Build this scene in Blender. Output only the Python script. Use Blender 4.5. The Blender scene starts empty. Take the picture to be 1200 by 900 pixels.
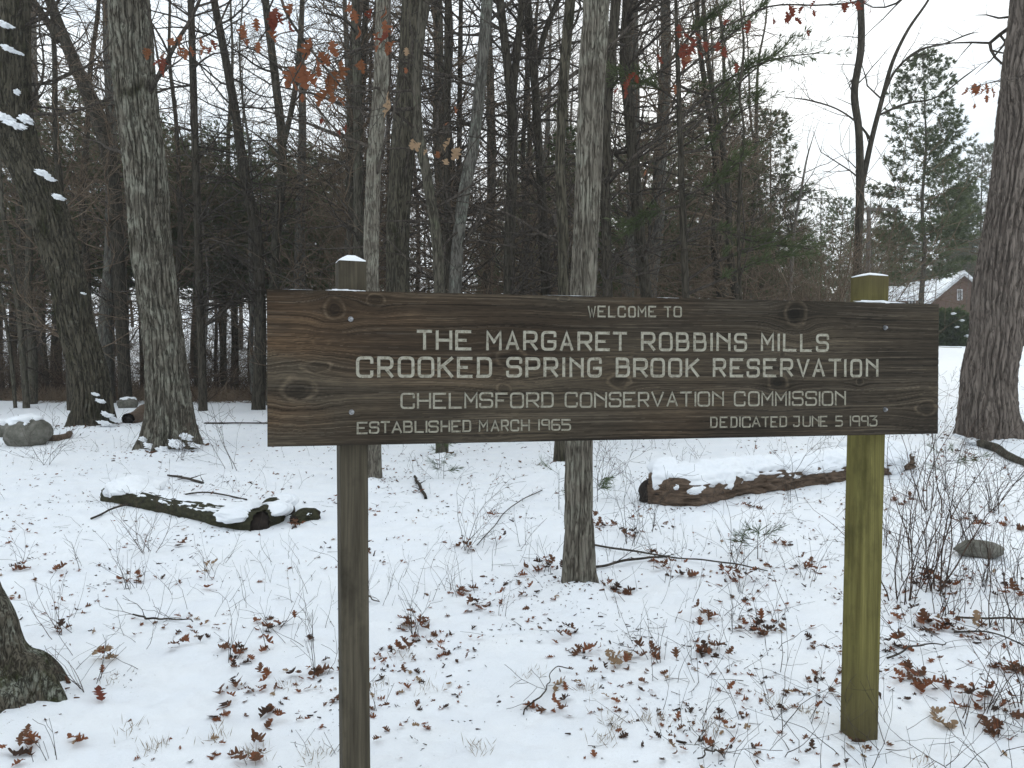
import bpy, math, random
import numpy as np
from mathutils import Vector, Matrix

# ------------------------------------------------------------------ camera, world, sun, exposure
sc = bpy.context.scene
CAM_H = 1.43
PITCH = math.atan(13/900.0)
cam_d = bpy.data.cameras.new('camera'); cam = bpy.data.objects.new('camera', cam_d)
sc.collection.objects.link(cam)
cam.location = (0, 0, CAM_H); cam.rotation_euler = (math.radians(90)-PITCH, 0, 0)
cam_d.sensor_width = 36; cam_d.lens = 27.0; cam_d.clip_start = .05; cam_d.clip_end = 6000
sc.camera = cam
SUN_EL, SUN_AZ = math.radians(24), math.radians(10)      # azimuth measured from +Y towards +X
w = bpy.data.worlds.new('World'); sc.world = w; w.use_nodes = True
nt = w.node_tree; N = nt.nodes; Lk = nt.links
for n in list(N): N.remove(n)
wo = N.new('ShaderNodeOutputWorld'); bg = N.new('ShaderNodeBackground'); bg.inputs[1].default_value = .1
sky = N.new('ShaderNodeTexSky'); sky.sky_type = 'NISHITA'; sky.sun_disc = False
sky.sun_elevation = SUN_EL; sky.sun_rotation = SUN_AZ; sky.air_density = 1.4; sky.dust_density = 2.0
tc = N.new('ShaderNodeTexCoord')
mp = N.new('ShaderNodeMapping'); mp.inputs['Scale'].default_value = (1.2, 1.2, 3.4)
nz = N.new('ShaderNodeTexNoise'); nz.inputs['Scale'].default_value = 2.2; nz.inputs['Detail'].default_value = 6; nz.inputs['Roughness'].default_value = .55
cr = N.new('ShaderNodeValToRGB')
cr.color_ramp.elements[0].position = .36; cr.color_ramp.elements[0].color = (4.7, 5.4, 6.1, 1)
cr.color_ramp.elements[1].position = .68; cr.color_ramp.elements[1].color = (7.4, 7.8, 8.0, 1)
mx = N.new('ShaderNodeMix'); mx.data_type = 'RGBA'; mx.inputs[0].default_value = .95
Lk.new(tc.outputs['Generated'], mp.inputs[0]); Lk.new(mp.outputs[0], nz.inputs[0]); Lk.new(nz.outputs[0], cr.inputs[0])
Lk.new(sky.outputs[0], mx.inputs[6]); Lk.new(cr.outputs[0], mx.inputs[7])
Lk.new(mx.outputs[2], bg.inputs[0]); Lk.new(bg.outputs[0], wo.inputs[0])
sl = bpy.data.lights.new('sun', 'SUN'); sl.energy = 1.5; sl.angle = math.radians(25); sl.color = (1, .92, .78)
so = bpy.data.objects.new('sun', sl); sc.collection.objects.link(so)
sd = Vector((math.sin(SUN_AZ)*math.cos(SUN_EL), math.cos(SUN_AZ)*math.cos(SUN_EL), math.sin(SUN_EL)))
so.rotation_euler = sd.to_track_quat('Z', 'Y').to_euler()
sc.view_settings.view_transform = 'Standard'; sc.view_settings.look = 'None'
sc.view_settings.exposure = 1.0; sc.view_settings.gamma = 1
sc.view_settings.use_curve_mapping = False
try:
    sc.cycles.max_bounces = 5; sc.cycles.diffuse_bounces = 4; sc.cycles.glossy_bounces = 2; sc.cycles.transparent_max_bounces = 4
except Exception: pass

COL = sc.collection
R = random.Random(7)
rng = np.random.default_rng(11)

# ------------------------------------------------------------------ helpers
def hsh(ix, iy, iz):
    n = (ix.astype(np.int64)*374761393 + iy.astype(np.int64)*668265263 + iz.astype(np.int64)*2147483647*3) & 0xffffffff
    n = ((n ^ (n >> 13))*1274126177) & 0xffffffff
    n = ((n ^ (n >> 16))*2246822519) & 0xffffffff
    return ((n ^ (n >> 15)) & 0xffffff)/float(0xffffff)
def vnoise(x, y, z=0.0):
    x, y, z = np.broadcast_arrays(np.asarray(x, float), np.asarray(y, float), np.asarray(z, float))
    ix, iy, iz = np.floor(x), np.floor(y), np.floor(z)
    fx, fy, fz = x-ix, y-iy, z-iz
    fx = fx*fx*(3-2*fx); fy = fy*fy*(3-2*fy); fz = fz*fz*(3-2*fz)
    r = 0
    for a in (0, 1):
        for b in (0, 1):
            for c in (0, 1):
                wt = (fx if a else 1-fx)*(fy if b else 1-fy)*(fz if c else 1-fz)
                r = r + wt*hsh(ix+a, iy+b, iz+c)
    return r
def fbm(x, y, z=0.0, o=4):
    s, a, t = 0, .5, 0
    for i in range(o):
        s = s + a*vnoise(x*2**i+i*17.3, y*2**i+i*5.1, z*2**i if not np.isscalar(z) else z+i*3.7); t += a; a *= .5
    return s/t

LX = [0, 3, 8, 14, 22, 28, 36, 46, 90, 150, 400, 3000]
LZ = [0, 0, .20, .45, .62, .40, .40, 2.3, 9.5, 13, 18, 40]
RX = [0, 3, 8, 14, 25, 45, 60, 150, 400, 3000]
RZ = [0, 0, .33, .85, 1.75, 3.0, 3.4, 6, 14, 40]
def base_h(x, y):
    x = np.asarray(x, float); y = np.asarray(y, float)
    yy = np.maximum(y, 0)
    k = np.clip((x/(np.abs(y)+4)+.12)/.5, 0, 1); k = k*k*(3-2*k)
    return np.interp(yy, LX, LZ)*(1-k)+np.interp(yy, RX, RZ)*k
MOUNDS = []      # snow heaped round trunk bases: x, y, radius, height
def gz(x, y):
    x = np.asarray(x, float); y = np.asarray(y, float)
    z = base_h(x, y) + (fbm(x/1.7, y/1.7, 3.3, 3)-.5)*.07 + (fbm(x/.28, y/.28, 9.1, 3)-.5)*.026 + np.where(np.abs(y) < 14, (fbm(x/.085, y/.085, 4.1, 2)-.5)*.030, 0)
    for (mx_, my_, mr, mh) in MOUNDS:
        z = z + mh*np.exp(-((x-mx_)**2+(y-my_)**2)/(mr*mr))
    return z
cp, sp = math.cos(PITCH), math.sin(PITCH)
def ray(px, py):
    a = (px-600)/900.0; b = -(py-450)/900.0
    return Vector((a, cp+b*sp, -sp+b*cp))
def atY(px, py, Y):
    d = ray(px, py); t = Y/d.y
    return Vector((d.x*t, Y, CAM_H+d.z*t))
def on_ground(px, py):
    d = ray(px, py); t = np.linspace(1.0, 120, 6000)
    X, Y, Z = d.x*t, d.y*t, CAM_H+d.z*t
    h = base_h(X, Y); i = int(np.argmax(Z <= h))
    if not (Z <= h).any(): i = len(t)-1
    x, y = float(X[i]), float(Y[i])
    return Vector((x, y, float(gz(x, y))))

def mesh_from(name, V, F, mat, smooth=True, mi=None):
    V = np.asarray(V, np.float32); F = np.asarray(F, np.int32)
    me = bpy.data.meshes.new(name)
    me.vertices.add(len(V)); me.vertices.foreach_set('co', V.ravel())
    k = F.shape[1]
    me.loops.add(F.size); me.loops.foreach_set('vertex_index', F.ravel())
    me.polygons.add(len(F)); me.polygons.foreach_set('loop_start', np.arange(len(F), dtype=np.int32)*k)
    me.polygons.foreach_set('loop_total', np.full(len(F), k, np.int32))
    mats = mat if isinstance(mat, (list, tuple)) else [mat]
    for m in mats: me.materials.append(m)
    if mi is not None: me.polygons.foreach_set('material_index', np.asarray(mi, np.int32))
    me.update(calc_edges=True); me.validate()
    me.polygons.foreach_set('use_smooth', np.full(len(me.polygons), bool(smooth)))
    return me
def link(name, me, parent=None, loc=None):
    o = bpy.data.objects.new(name, me); COL.objects.link(o)
    if parent: o.parent = parent
    if loc is not None: o.location = loc
    return o
def thing(name, label, cat, loc=(0, 0, 0), rz=0, group=None):
    o = bpy.data.objects.new(name, None); COL.objects.link(o); o.empty_display_size = .2
    o.location = loc; o.rotation_euler = (0, 0, rz); tag(o, label, cat, group); return o
def tag(o, label, cat, group=None):
    o['label'] = label; o['category'] = cat
    if group: o['group'] = group
    return o
def stuff(o, label, cat):
    tag(o, label, cat); o['kind'] = 'stuff'; return o
def dup(root, loc, rz, label, group, s=1.0, tilt=(0, 0)):
    r = root.copy(); COL.objects.link(r); r.location = loc; r.rotation_euler = (tilt[0], tilt[1], rz); r.scale = (s, s, s)
    r['label'] = label; r['group'] = group
    for ch in list(root.children):
        c = ch.copy(); COL.objects.link(c); c.parent = r
        for g in list(ch.children):
            d = g.copy(); COL.objects.link(d); d.parent = c
    return r

class Geo:                       # collects prisms and polygons, one mesh at the end
    def __init__(s): s.V = []; s.F = []; s.n = 0
    def add(s, V, F):
        V = np.asarray(V, float); F = np.asarray(F, np.int64)
        s.V.append(V); s.F.append(F+s.n); s.n += len(V)
    def me(s, name, mat, smooth=True):
        if not s.V: return None
        return mesh_from(name, np.concatenate(s.V), np.concatenate(s.F), mat, smooth)
def prisms(segs, sides):
    """segs: (n,8) = p0, p1, r0, r1 -> verts, quads"""
    S = np.asarray(segs, float); p0, p1 = S[:, :3], S[:, 3:6]
    d = p1-p0; L = np.linalg.norm(d, axis=1, keepdims=True)+1e-9; d = d/L
    ref = np.where(np.abs(d[:, 2:3]) > .9, np.array([[1., 0, 0]]), np.array([[0, 0, 1.]]))
    u = np.cross(ref, d); u /= np.linalg.norm(u, axis=1, keepdims=True)+1e-9; v = np.cross(d, u)
    a = np.arange(sides)*2*np.pi/sides
    ring = u[:, None, :]*np.cos(a)[None, :, None]+v[:, None, :]*np.sin(a)[None, :, None]
    e = S[:, 6:7]*.35
    A = (p0-d*np.minimum(e, L*.2))[:, None, :]+ring*S[:, 6][:, None, None]
    B = p1[:, None, :]+ring*S[:, 7][:, None, None]
    V = np.concatenate([A, B], 1).reshape(-1, 3)
    j = np.arange(sides); q = np.stack([j, (j+1) % sides, (j+1) % sides+sides, j+sides], 1)
    F = (np.arange(len(S))*2*sides)[:, None, None]+q[None]
    return V, F.reshape(-1, 4)
def segs_mesh(name, segs, mat, origin=(0, 0, 0), thick=.006):
    S = np.asarray(segs, float).reshape(-1, 8).copy(); S[:, :3] -= origin; S[:, 3:6] -= origin
    g = Geo(); big = S[:, 6] > thick*2.4; mid = (S[:, 6] > thick) & ~big; sm = ~(big | mid)
    for m, k in ((big, 7), (mid, 4), (sm, 3)):
        if m.any(): g.add(*prisms(S[m], k))
    return g.me(name, mat)
def resample(P, n):
    P = np.asarray(P, float); d = np.r_[0, np.cumsum(np.linalg.norm(np.diff(P[:, :3], axis=0), axis=1))]
    # Catmull-Rom through the points
    t = np.linspace(0, d[-1], n); out = np.empty((n, P.shape[1]))
    m = np.gradient(P, d, axis=0)
    i = np.clip(np.searchsorted(d, t, 'right')-1, 0, len(d)-2); h = (d[i+1]-d[i])[:, None]; s = ((t-d[i])/(d[i+1]-d[i]))[:, None]
    return (2*s**3-3*s**2+1)*P[i]+(s**3-2*s**2+s)*h*m[i]+(-2*s**3+3*s**2)*P[i+1]+(s**3-s**2)*h*m[i+1]
def trunk_mesh(name, P, mat, origin, n_around, n_along, bark=0.0, cell=.03, flare=0.0, flare_h=.5, seed=0, lump=.05, lobes=5, rag=0, aniso=None):
    """P rows: x,y,z,r from base up; bark = fissure depth in m"""
    Q = resample(P, n_along); th = np.linspace(0, 2*np.pi, n_around, endpoint=False)
    T = np.gradient(Q[:, :3], axis=0); T /= np.linalg.norm(T, axis=1, keepdims=True)
    u = np.cross(np.tile([[0, 1., 0]], (len(T), 1)), T); u /= np.linalg.norm(u, axis=1, keepdims=True); v = np.cross(T, u)
    s = np.r_[0, np.cumsum(np.linalg.norm(np.diff(Q[:, :3], axis=0), axis=1))]
    TH, S_ = np.meshgrid(th, s); r = Q[:, 3][:, None]
    c, sn = np.cos(TH), np.sin(TH); Rm = float(np.mean(Q[:, 3]))
    rad = r*(1+lump*(fbm(c*1.3+seed, sn*1.3, S_*1.4+seed, 3)-.5)*2)
    if rag: rad = rad+r*rag*(fbm(c*2.5+seed, sn*2.5, S_*9, 4)-.5)*2
    if flare:
        fl = np.exp(-np.maximum(S_-.25, 0)/flare_h)
        rad = rad+flare*r*fl*(.30+1.15*np.maximum(0, np.cos(TH*lobes+seed+.6*np.sin(TH+seed)))**1.5)
    if bark:
        rad = rad-bark*.35
        wob = (vnoise(c*2+seed, sn*2, S_*1.6)-.5)*1.6+(vnoise(c*5+seed, sn*5, S_*5)-.5)*.8
        k = max(6, int(2*np.pi*Rm/cell)); x = TH/(2*np.pi)*k+wob
        f = np.abs((x % 1)-.5)*2                         # 1 at fissure centre
        blk = vnoise(np.floor(x) % k+seed*7, S_/(cell*4.5)+hsh(np.floor(x) % k, np.zeros_like(x), np.full_like(x, seed))*9, seed)
        ridge = np.clip(1.3-1.7*f**2.2, -.4, 1)*(.35+.65*np.clip((blk-.18)*3.5, 0, 1))
        rad = rad+bark*(ridge-.5)+bark*.6*(fbm(c*Rm/.02+seed, sn*Rm/.02, S_/.05, 2)-.5)
    V = Q[:, None, :3]+u[:, None, :]*(rad*c)[..., None]+v[:, None, :]*(rad*sn)[..., None]
    if aniso:
        Cq = Q[:, None, :3]; V = Cq+(V-Cq)*np.array([1, aniso[0], aniso[1]])
    V = V.reshape(-1, 3)-np.asarray(origin)
    i = np.arange(n_along-1)[:, None]*n_around; j = np.arange(n_around)[None]
    F = np.stack([i+j, i+(j+1) % n_around, i+(j+1) % n_around+n_around, i+j+n_around], -1).reshape(-1, 4)
    return mesh_from(name, V, F, mat)
def blob(name, mat, dims, seed=0, lump=.25, sub=4, flat_bottom=False, freq=1.6):
    import bmesh
    bm = bmesh.new(); bmesh.ops.create_icosphere(bm, subdivisions=sub, radius=1)
    V = np.array([v.co[:] for v in bm.verts]); F = np.array([[v.index for v in f.verts] for f in bm.faces]); bm.free()
    k = 1+lump*(fbm(V[:, 0]*freq+seed*3.1, V[:, 1]*freq+seed, V[:, 2]*freq, 4)-.5)*2
    V = V*k[:, None]*np.array(dims)
    if flat_bottom: V[:, 2] = np.maximum(V[:, 2], -.02)
    return mesh_from(name, V, F, mat)
def grow(out, p, d, L, r, lvl, maxl, rnd, wig=.25, up=.05, dens=1.0, rmin=.0016, seg=.22):
    n = max(2, int(L/(seg*(1-.18*lvl)))); sl_ = L/n; px, py, pz = p; dx, dy, dz = d
    for i in range(n):
        t = i/n; r0 = r*(1-t*.8); r1 = max(rmin, r*(1-(t+1/n)*.8)); r0 = max(r0, rmin)
        g = wig
        dx += rnd.gauss(0, g); dy += rnd.gauss(0, g); dz += rnd.gauss(0, g)*.8+up
        m = math.sqrt(dx*dx+dy*dy+dz*dz); dx /= m; dy /= m; dz /= m
        qx, qy, qz = px+dx*sl_, py+dy*sl_, pz+dz*sl_
        out.append((px, py, pz, qx, qy, qz, r0, r1))
        px, py, pz = qx, qy, qz
        if lvl < maxl and rnd.random() < dens*(1.0 if lvl else .9):
            a = rnd.uniform(.5, 1.15)*(1 if rnd.random() < .5 else -1)
            # turn about a random axis
            ax = rnd.gauss(0, 1), rnd.gauss(0, 1), rnd.gauss(0, 1)
            cx, cy, cz = dy*ax[2]-dz*ax[1], dz*ax[0]-dx*ax[2], dx*ax[1]-dy*ax[0]
            m = math.sqrt(cx*cx+cy*cy+cz*cz)+1e-6; ca, sa = math.cos(a), math.sin(abs(a))
            nd = (dx*ca+cx/m*sa, dy*ca+cy/m*sa, dz*ca+cz/m*sa)
            grow(out, (px, py, pz), nd, L*rnd.uniform(.3, .6)*(1-.45*t), r1*rnd.uniform(.5, .75), lvl+1, maxl, rnd, wig, up, dens, rmin, seg)

# ------------------------------------------------------------------ materials
def newmat(name, rough=.9, spec=.2):
    m = bpy.data.materials.new(name); m.use_nodes = True; b = m.node_tree.nodes['Principled BSDF']
    b.inputs['Roughness'].default_value = rough; b.inputs['Specular IOR Level'].default_value = spec
    return m, m.node_tree, b
def nd(nt, t, **kw):
    n = nt.nodes.new(t)
    for k, v in kw.items():
        if k.startswith('i_'): n.inputs[int(k[2:]) if k[2:].isdigit() else k[2:]].default_value = v
        else: setattr(n, k, v)
    return n
def noise(nt, vec, scale, detail=4, rough=.55, dist=0):
    n = nt.nodes.new('ShaderNodeTexNoise'); n.inputs['Scale'].default_value = scale; n.inputs['Detail'].default_value = detail
    n.inputs['Roughness'].default_value = rough; n.inputs['Distortion'].default_value = dist
    nt.links.new(vec, n.inputs['Vector']); return n.outputs[0]
def ramp(nt, fac, stops):
    n = nt.nodes.new('ShaderNodeValToRGB'); e = n.color_ramp.elements
    while len(e) < len(stops): e.new(.5)
    for i, (p, c) in enumerate(stops):
        e[i].position = p; e[i].color = (c[0], c[1], c[2], 1) if not np.isscalar(c) else (c, c, c, 1)
    nt.links.new(fac, n.inputs[0]); return n.outputs[0]
def mixc(nt, fac, a, b):
    n = nt.nodes.new('ShaderNodeMix'); n.data_type = 'RGBA'
    for s, v in ((0, fac), (6, a), (7, b)):
        if hasattr(v, 'is_linked') or hasattr(v, 'links'): nt.links.new(v, n.inputs[s])
        else: n.inputs[s].default_value = v if s == 0 else (v[0], v[1], v[2], 1)
    return n.outputs[2]
def coords(nt, scale=(1, 1, 1), kind='Object'):
    t = nt.nodes.new('ShaderNodeTexCoord'); m = nt.nodes.new('ShaderNodeMapping'); m.inputs['Scale'].default_value = scale
    nt.links.new(t.outputs[kind], m.inputs[0]); return m.outputs[0]
def bump(nt, b, h, strength, dist):
    n = nt.nodes.new('ShaderNodeBump'); n.inputs['Strength'].default_value = strength; n.inputs['Distance'].default_value = dist
    nt.links.new(h, n.inputs['Height']); nt.links.new(n.outputs[0], b.inputs['Normal'])
def bark_mat(name, dark, light, lichen=None, lich=(.55, .68), moss=None, mossr=(.55, .7), fine=45, blotch=3.0, bs=.5, bd=.008):
    m, t, b = newmat(name, .95, .1)
    v = coords(t, (1, 1, .16)); vo = coords(t)
    a = noise(t, v, fine, 5, .65, .3)
    c = ramp(t, a, [(.34, tuple((dark[i]*.5+light[i]*.5) for i in range(3))), (.62, light)])
    rn_ = noise(t, coords(t, (1, 1, .13)), fine*.62, 3, .6, .5)
    m1 = t.nodes.new('ShaderNodeMath'); m1.operation = 'SUBTRACT'; t.links.new(rn_, m1.inputs[0]); m1.inputs[1].default_value = .5
    m2 = t.nodes.new('ShaderNodeMath'); m2.operation = 'ABSOLUTE'; t.links.new(m1.outputs[0], m2.inputs[0])
    crack = ramp(t, m2.outputs[0], [(.0, 0), (.075, 1)])
    c0 = c
    if moss:
        k = ramp(t, noise(t, coords(t, (1, 1, .6)), blotch*.9, 6, .7), [(mossr[0], 0), (mossr[1], 1)])
        c = mixc(t, k, c, moss)
    if lichen:
        k = ramp(t, noise(t, vo, blotch*1.7, 8, .72, .4), [(lich[0], 0), (lich[1], 1)])
        k2 = ramp(t, noise(t, v, fine*1.3, 4, .7), [(.34, 0), (.5, 1)])
        mm = t.nodes.new('ShaderNodeMath'); mm.operation = 'MULTIPLY'; t.links.new(k, mm.inputs[0]); t.links.new(k2, mm.inputs[1])
        c = mixc(t, mm.outputs[0], c, lichen)
    c = mixc(t, crack, dark, c)
    t.links.new(c, b.inputs['Base Color'])
    ad = t.nodes.new('ShaderNodeMath'); ad.operation = 'ADD'; t.links.new(a, ad.inputs[0]); t.links.new(crack, ad.inputs[1])
    bump(t, b, ad.outputs[0], bs, bd)
    return m
M = {}
M['oak_lichen'] = bark_mat('bark_lichen_oak', (.028, .024, .018), (.150, .135, .108), (.215, .210, .170), (.46, .60), (.030, .030, .016), (.56, .68), fine=26, blotch=2.2)
M['oak_moss'] = bark_mat('bark_mossy_oak', (.018, .016, .012), (.095, .084, .062), (.16, .16, .13), (.58, .70), (.028, .028, .014), (.54, .66), fine=26)
M['oak_near'] = bark_mat('bark_near_oak', (.022, .019, .014), (.12, .105, .08), (.22, .225, .185), (.50, .62), (.030, .034, .014), (.52, .64), fine=70, blotch=6)
M['oak_brown'] = bark_mat('bark_brown_oak', (.055, .045, .038), (.185, .155, .132), (.17, .165, .145), (.66, .8), (.06, .055, .038), (.64, .8), fine=28)
M['maple_grey'] = bark_mat('bark_grey_maple', (.050, .043, .034), (.185, .166, .134), (.235, .228, .185), (.46, .62), (.035, .034, .022), (.60, .75), fine=52)
M['bark_grey'] = bark_mat('bark_grey', (.040, .036, .031), (.15, .14, .12), (.17, .18, .15), (.50, .62), fine=30)
M['bark_dark'] = bark_mat('bark_dark', (.022, .019, .014), (.078, .068, .053), (.12, .125, .10), (.60, .75), fine=30)
M['bark_olive'] = bark_mat('bark_olive', (.030, .027, .020), (.105, .094, .074), (.12, .125, .085), (.52, .68), fine=30)
M['bark_pale'] = bark_mat('bark_pale', (.07, .062, .053), (.20, .185, .16), fine=26)
M['twig'] = bark_mat('twig_bark', (.028, .023, .019), (.085, .072, .06), fine=20, bs=.2)
M['twig_far'] = bark_mat('far_twig_bark_hazed', (.095, .070, .049), (.185, .142, .104), fine=6, bs=.1)  # brown twig bark, lifted paler so the colour itself suggests haze
M['twig_red'] = bark_mat('shrub_bark', (.030, .020, .016), (.10, .068, .052), fine=20, bs=.2)
def snow_mat(name, tint=(.89, .905, .92)):
    m, t, b = newmat(name, .75, .25)
    v = coords(t)
    n1 = noise(t, v, 27, 9, .8); n2 = noise(t, v, 4, 4, .6)
    c = mixc(t, ramp(t, n2, [(.35, 0), (.7, 1)]), (tint[0]*.95, tint[1]*.96, tint[2]*.98), tint)
    sk = ramp(t, noise(t, v, 75, 5, .7), [(.60, 0), (.70, .55)]); zone = ramp(t, noise(t, v, 3.1, 5, .7), [(.42, 0), (.62, 1)])
    mm = t.nodes.new('ShaderNodeMath'); mm.operation = 'MULTIPLY'; t.links.new(sk, mm.inputs[0]); t.links.new(zone, mm.inputs[1])
    c = mixc(t, mm.outputs[0], c, (.46, .43, .38))
    t.links.new(c, b.inputs['Base Color'])
    bump(t, b, n1, .65, .014)
    return m
M['snow'] = snow_mat('snow')
def translucent(t, b, c, k):
    tl = t.nodes.new('ShaderNodeBsdfTranslucent'); t.links.new(c, tl.inputs[0]); ms = t.nodes.new('ShaderNodeMixShader'); ms.inputs[0].default_value = k
    out = next(n for n in t.nodes if n.type == 'OUTPUT_MATERIAL'); t.links.new(b.outputs[0], ms.inputs[1]); t.links.new(tl.outputs[0], ms.inputs[2]); t.links.new(ms.outputs[0], out.inputs[0])
def leafm(name, c0, c1):
    m, t, b = newmat(name, .7, .25)
    oi = t.nodes.new('ShaderNodeObjectInfo')
    k = noise(t, coords(t), 30, 3)
    c = mixc(t, k, c0, c1); t.links.new(c, b.inputs['Base Color']); bump(t, b, k, .3, .004); translucent(t, b, c, .35)
    return m
M['leaf_rust'] = leafm('dead_leaf_rust', (.125, .045, .022), (.27, .105, .05))
M['leaf_brown'] = leafm('dead_leaf_brown', (.078, .038, .022), (.185, .088, .048))
M['leaf_dark'] = leafm('dead_leaf_dark', (.030, .018, .013), (.08, .045, .030))
M['leaf_tan'] = leafm('dead_leaf_tan', (.20, .13, .075), (.36, .25, .155))
M['leaf_red'] = leafm('dead_leaf_red', (.10, .022, .015), (.19, .055, .030))
M['leaf_orange'] = leafm('dead_leaf_orange', (.12, .046, .020), (.21, .088, .040))
M['straw'] = leafm('dead_grass', (.14, .10, .06), (.30, .23, .14))
M['brush'] = leafm('brown_brush', (.13, .095, .066), (.25, .185, .125))
def needlem(name, c0, c1, sc_=1.2):
    m, t, b = newmat(name, .8, .2)
    k = noise(t, coords(t, kind='Object'), sc_, 4)
    c = mixc(t, ramp(t, k, [(.35, 0), (.65, 1)]), c0, c1); t.links.new(c, b.inputs['Base Color']); translucent(t, b, c, .45); return m
M['needle'] = needlem('pine_needles', (.055, .072, .032), (.105, .125, .060))
M['needle_green'] = needlem('fresh_pine_needles', (.045, .07, .028), (.10, .135, .05))
M['needle_dark'] = needlem('hemlock_needles', (.046, .066, .024), (.088, .115, .048))
def wood_post(name, dark, light, grain, knots=.12, damp=None):
    m, t, b = newmat(name, .85, .15)
    v = coords(t, (1, 1, .05)); a = noise(t, v, 55, 4, .6, .2)
    wv = t.nodes.new('ShaderNodeTexWave'); wv.wave_type = 'RINGS'; wv.rings_direction = 'Z'; wv.inputs['Scale'].default_value = 28
    wv.inputs['Distortion'].default_value = 9; wv.inputs['Detail'].default_value = 2; wv.inputs['Detail Scale'].default_value = .6
    t.links.new(coords(t, (1, 1, .10)), wv.inputs['Vector'])
    c = ramp(t, a, [(.3, dark), (.7, light)])
    k = ramp(t, wv.outputs[1], [(.0, 0), (.5, 0), (1, 1)])
    kk = t.nodes.new('ShaderNodeMath'); kk.operation = 'MULTIPLY'; kk.inputs[1].default_value = .35; t.links.new(k, kk.inputs[0]); c = mixc(t, kk.outputs[0], c, grain)
    c2 = mixc(t, ramp(t, noise(t, coords(t, (1, 1, .5)), 7, 5, .65), [(.52, 0), (.72, .75)]), c, (dark[0]*.5, dark[1]*.5, dark[2]*.5))
    if damp:
        sx = t.nodes.new('ShaderNodeSeparateXYZ'); t.links.new(coords(t), sx.inputs[0])
        mr = t.nodes.new('ShaderNodeMapRange'); mr.inputs[1].default_value = .02; mr.inputs[2].default_value = .38; mr.inputs[3].default_value = .7; mr.inputs[4].default_value = 0
        t.links.new(sx.outputs[2], mr.inputs[0]); c2 = mixc(t, mr.outputs[0], c2, damp)
        mr = t.nodes.new('ShaderNodeMapRange'); mr.inputs[1].default_value = 1.62; mr.inputs[2].default_value = 1.78; mr.inputs[3].default_value = 0; mr.inputs[4].default_value = .6
        t.links.new(sx.outputs[2], mr.inputs[0]); c2 = mixc(t, mr.outputs[0], c2, damp)
    t.links.new(c2, b.inputs['Base Color']); bump(t, b, a, .5, .003)
    return m
M['post_green'] = wood_post('green_treated_wood', (.088, .078, .025), (.185, .165, .056), (.095, .078, .026), damp=(.060, .047, .028))
M['post_grey'] = wood_post('grey_treated_wood', (.040, .034, .024), (.105, .090, .064), (.045, .037, .025))
m, t, b = newmat('galvanised_bolt', .35, .6); b.inputs['Metallic'].default_value = .8; b.inputs['Base Color'].default_value = (.42, .44, .47, 1); M['bolt'] = m
nn = noise(t, coords(t), 200, 3); t.links.new(ramp(t, nn, [(.3, (.10, .10, .10)), (.7, (.40, .41, .43))]), b.inputs['Base Color'])
m, t, b = newmat('worn_cream_paint', .8, .15); nn = noise(t, coords(t, (1, 1, 1)), 90, 5, .7)
t.links.new(ramp(t, nn, [(.34, (.16, .14, .105)), (.46, (.33, .31, .25)), (.7, (.44, .42, .35))]), b.inputs['Base Color']); M['paint'] = m
m, t, b = newmat('weathered_board', .82, .2)
at_ = t.nodes.new('ShaderNodeAttribute'); at_.attribute_name = 'wood'
g1 = noise(t, coords(t, (.06, 1, 1)), 330, 4, .65, .1)
c = t.nodes.new('ShaderNodeMix'); c.data_type = 'RGBA'; c.blend_type = 'MULTIPLY'; c.inputs[0].default_value = 1
t.links.new(at_.outputs[0], c.inputs[6]); t.links.new(ramp(t, g1, [(.3, .62), (.7, 1.45)]), c.inputs[7])
t.links.new(c.outputs[2], b.inputs['Base Color']); bump(t, b, g1, .5, .0015); M['board'] = m
def simple(name, c0, c1, scale=8, rough=.85, stretch=(1, 1, 1), bs=.4, bd=.01):
    m, t, b = newmat(name, rough, .2); k = noise(t, coords(t, stretch), scale, 6, .65)
    t.links.new(ramp(t, k, [(.3, c0), (.7, c1)]), b.inputs['Base Color']); bump(t, b, k, bs, bd); return m
M['rock'] = simple('mossy_rock', (.06, .06, .045), (.20, .19, .165), 9, bd=.03)
M['rot'] = simple('rotten_wood', (.045, .032, .023), (.19, .132, .092), 34, stretch=(.3, 1, 1), bs=1, bd=.02)
M['mosslog'] = simple('mossy_log_bark', (.012, .012, .007), (.058, .055, .028), 26, stretch=(.5, 1, 1), bs=1, bd=.02)
M['hollow'] = simple('hollow_shade', (.008, .006, .005), (.03, .022, .017), 20)  # near-black colour stands for the shade inside open log ends
M['brick'] = simple('red_brick', (.095, .056, .042), (.145, .085, .064), 14)
M['white_trim'] = simple('white_trim', (.55, .56, .58), (.68, .69, .70), 4, bs=.05)
M['glass'] = simple('window_glass', (.03, .035, .04), (.06, .07, .08), 3, rough=.15, bs=.02)
M['pole'] = simple('weathered_pole', (.07, .06, .05), (.14, .125, .11), 5, stretch=(1, 1, .1))

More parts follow.
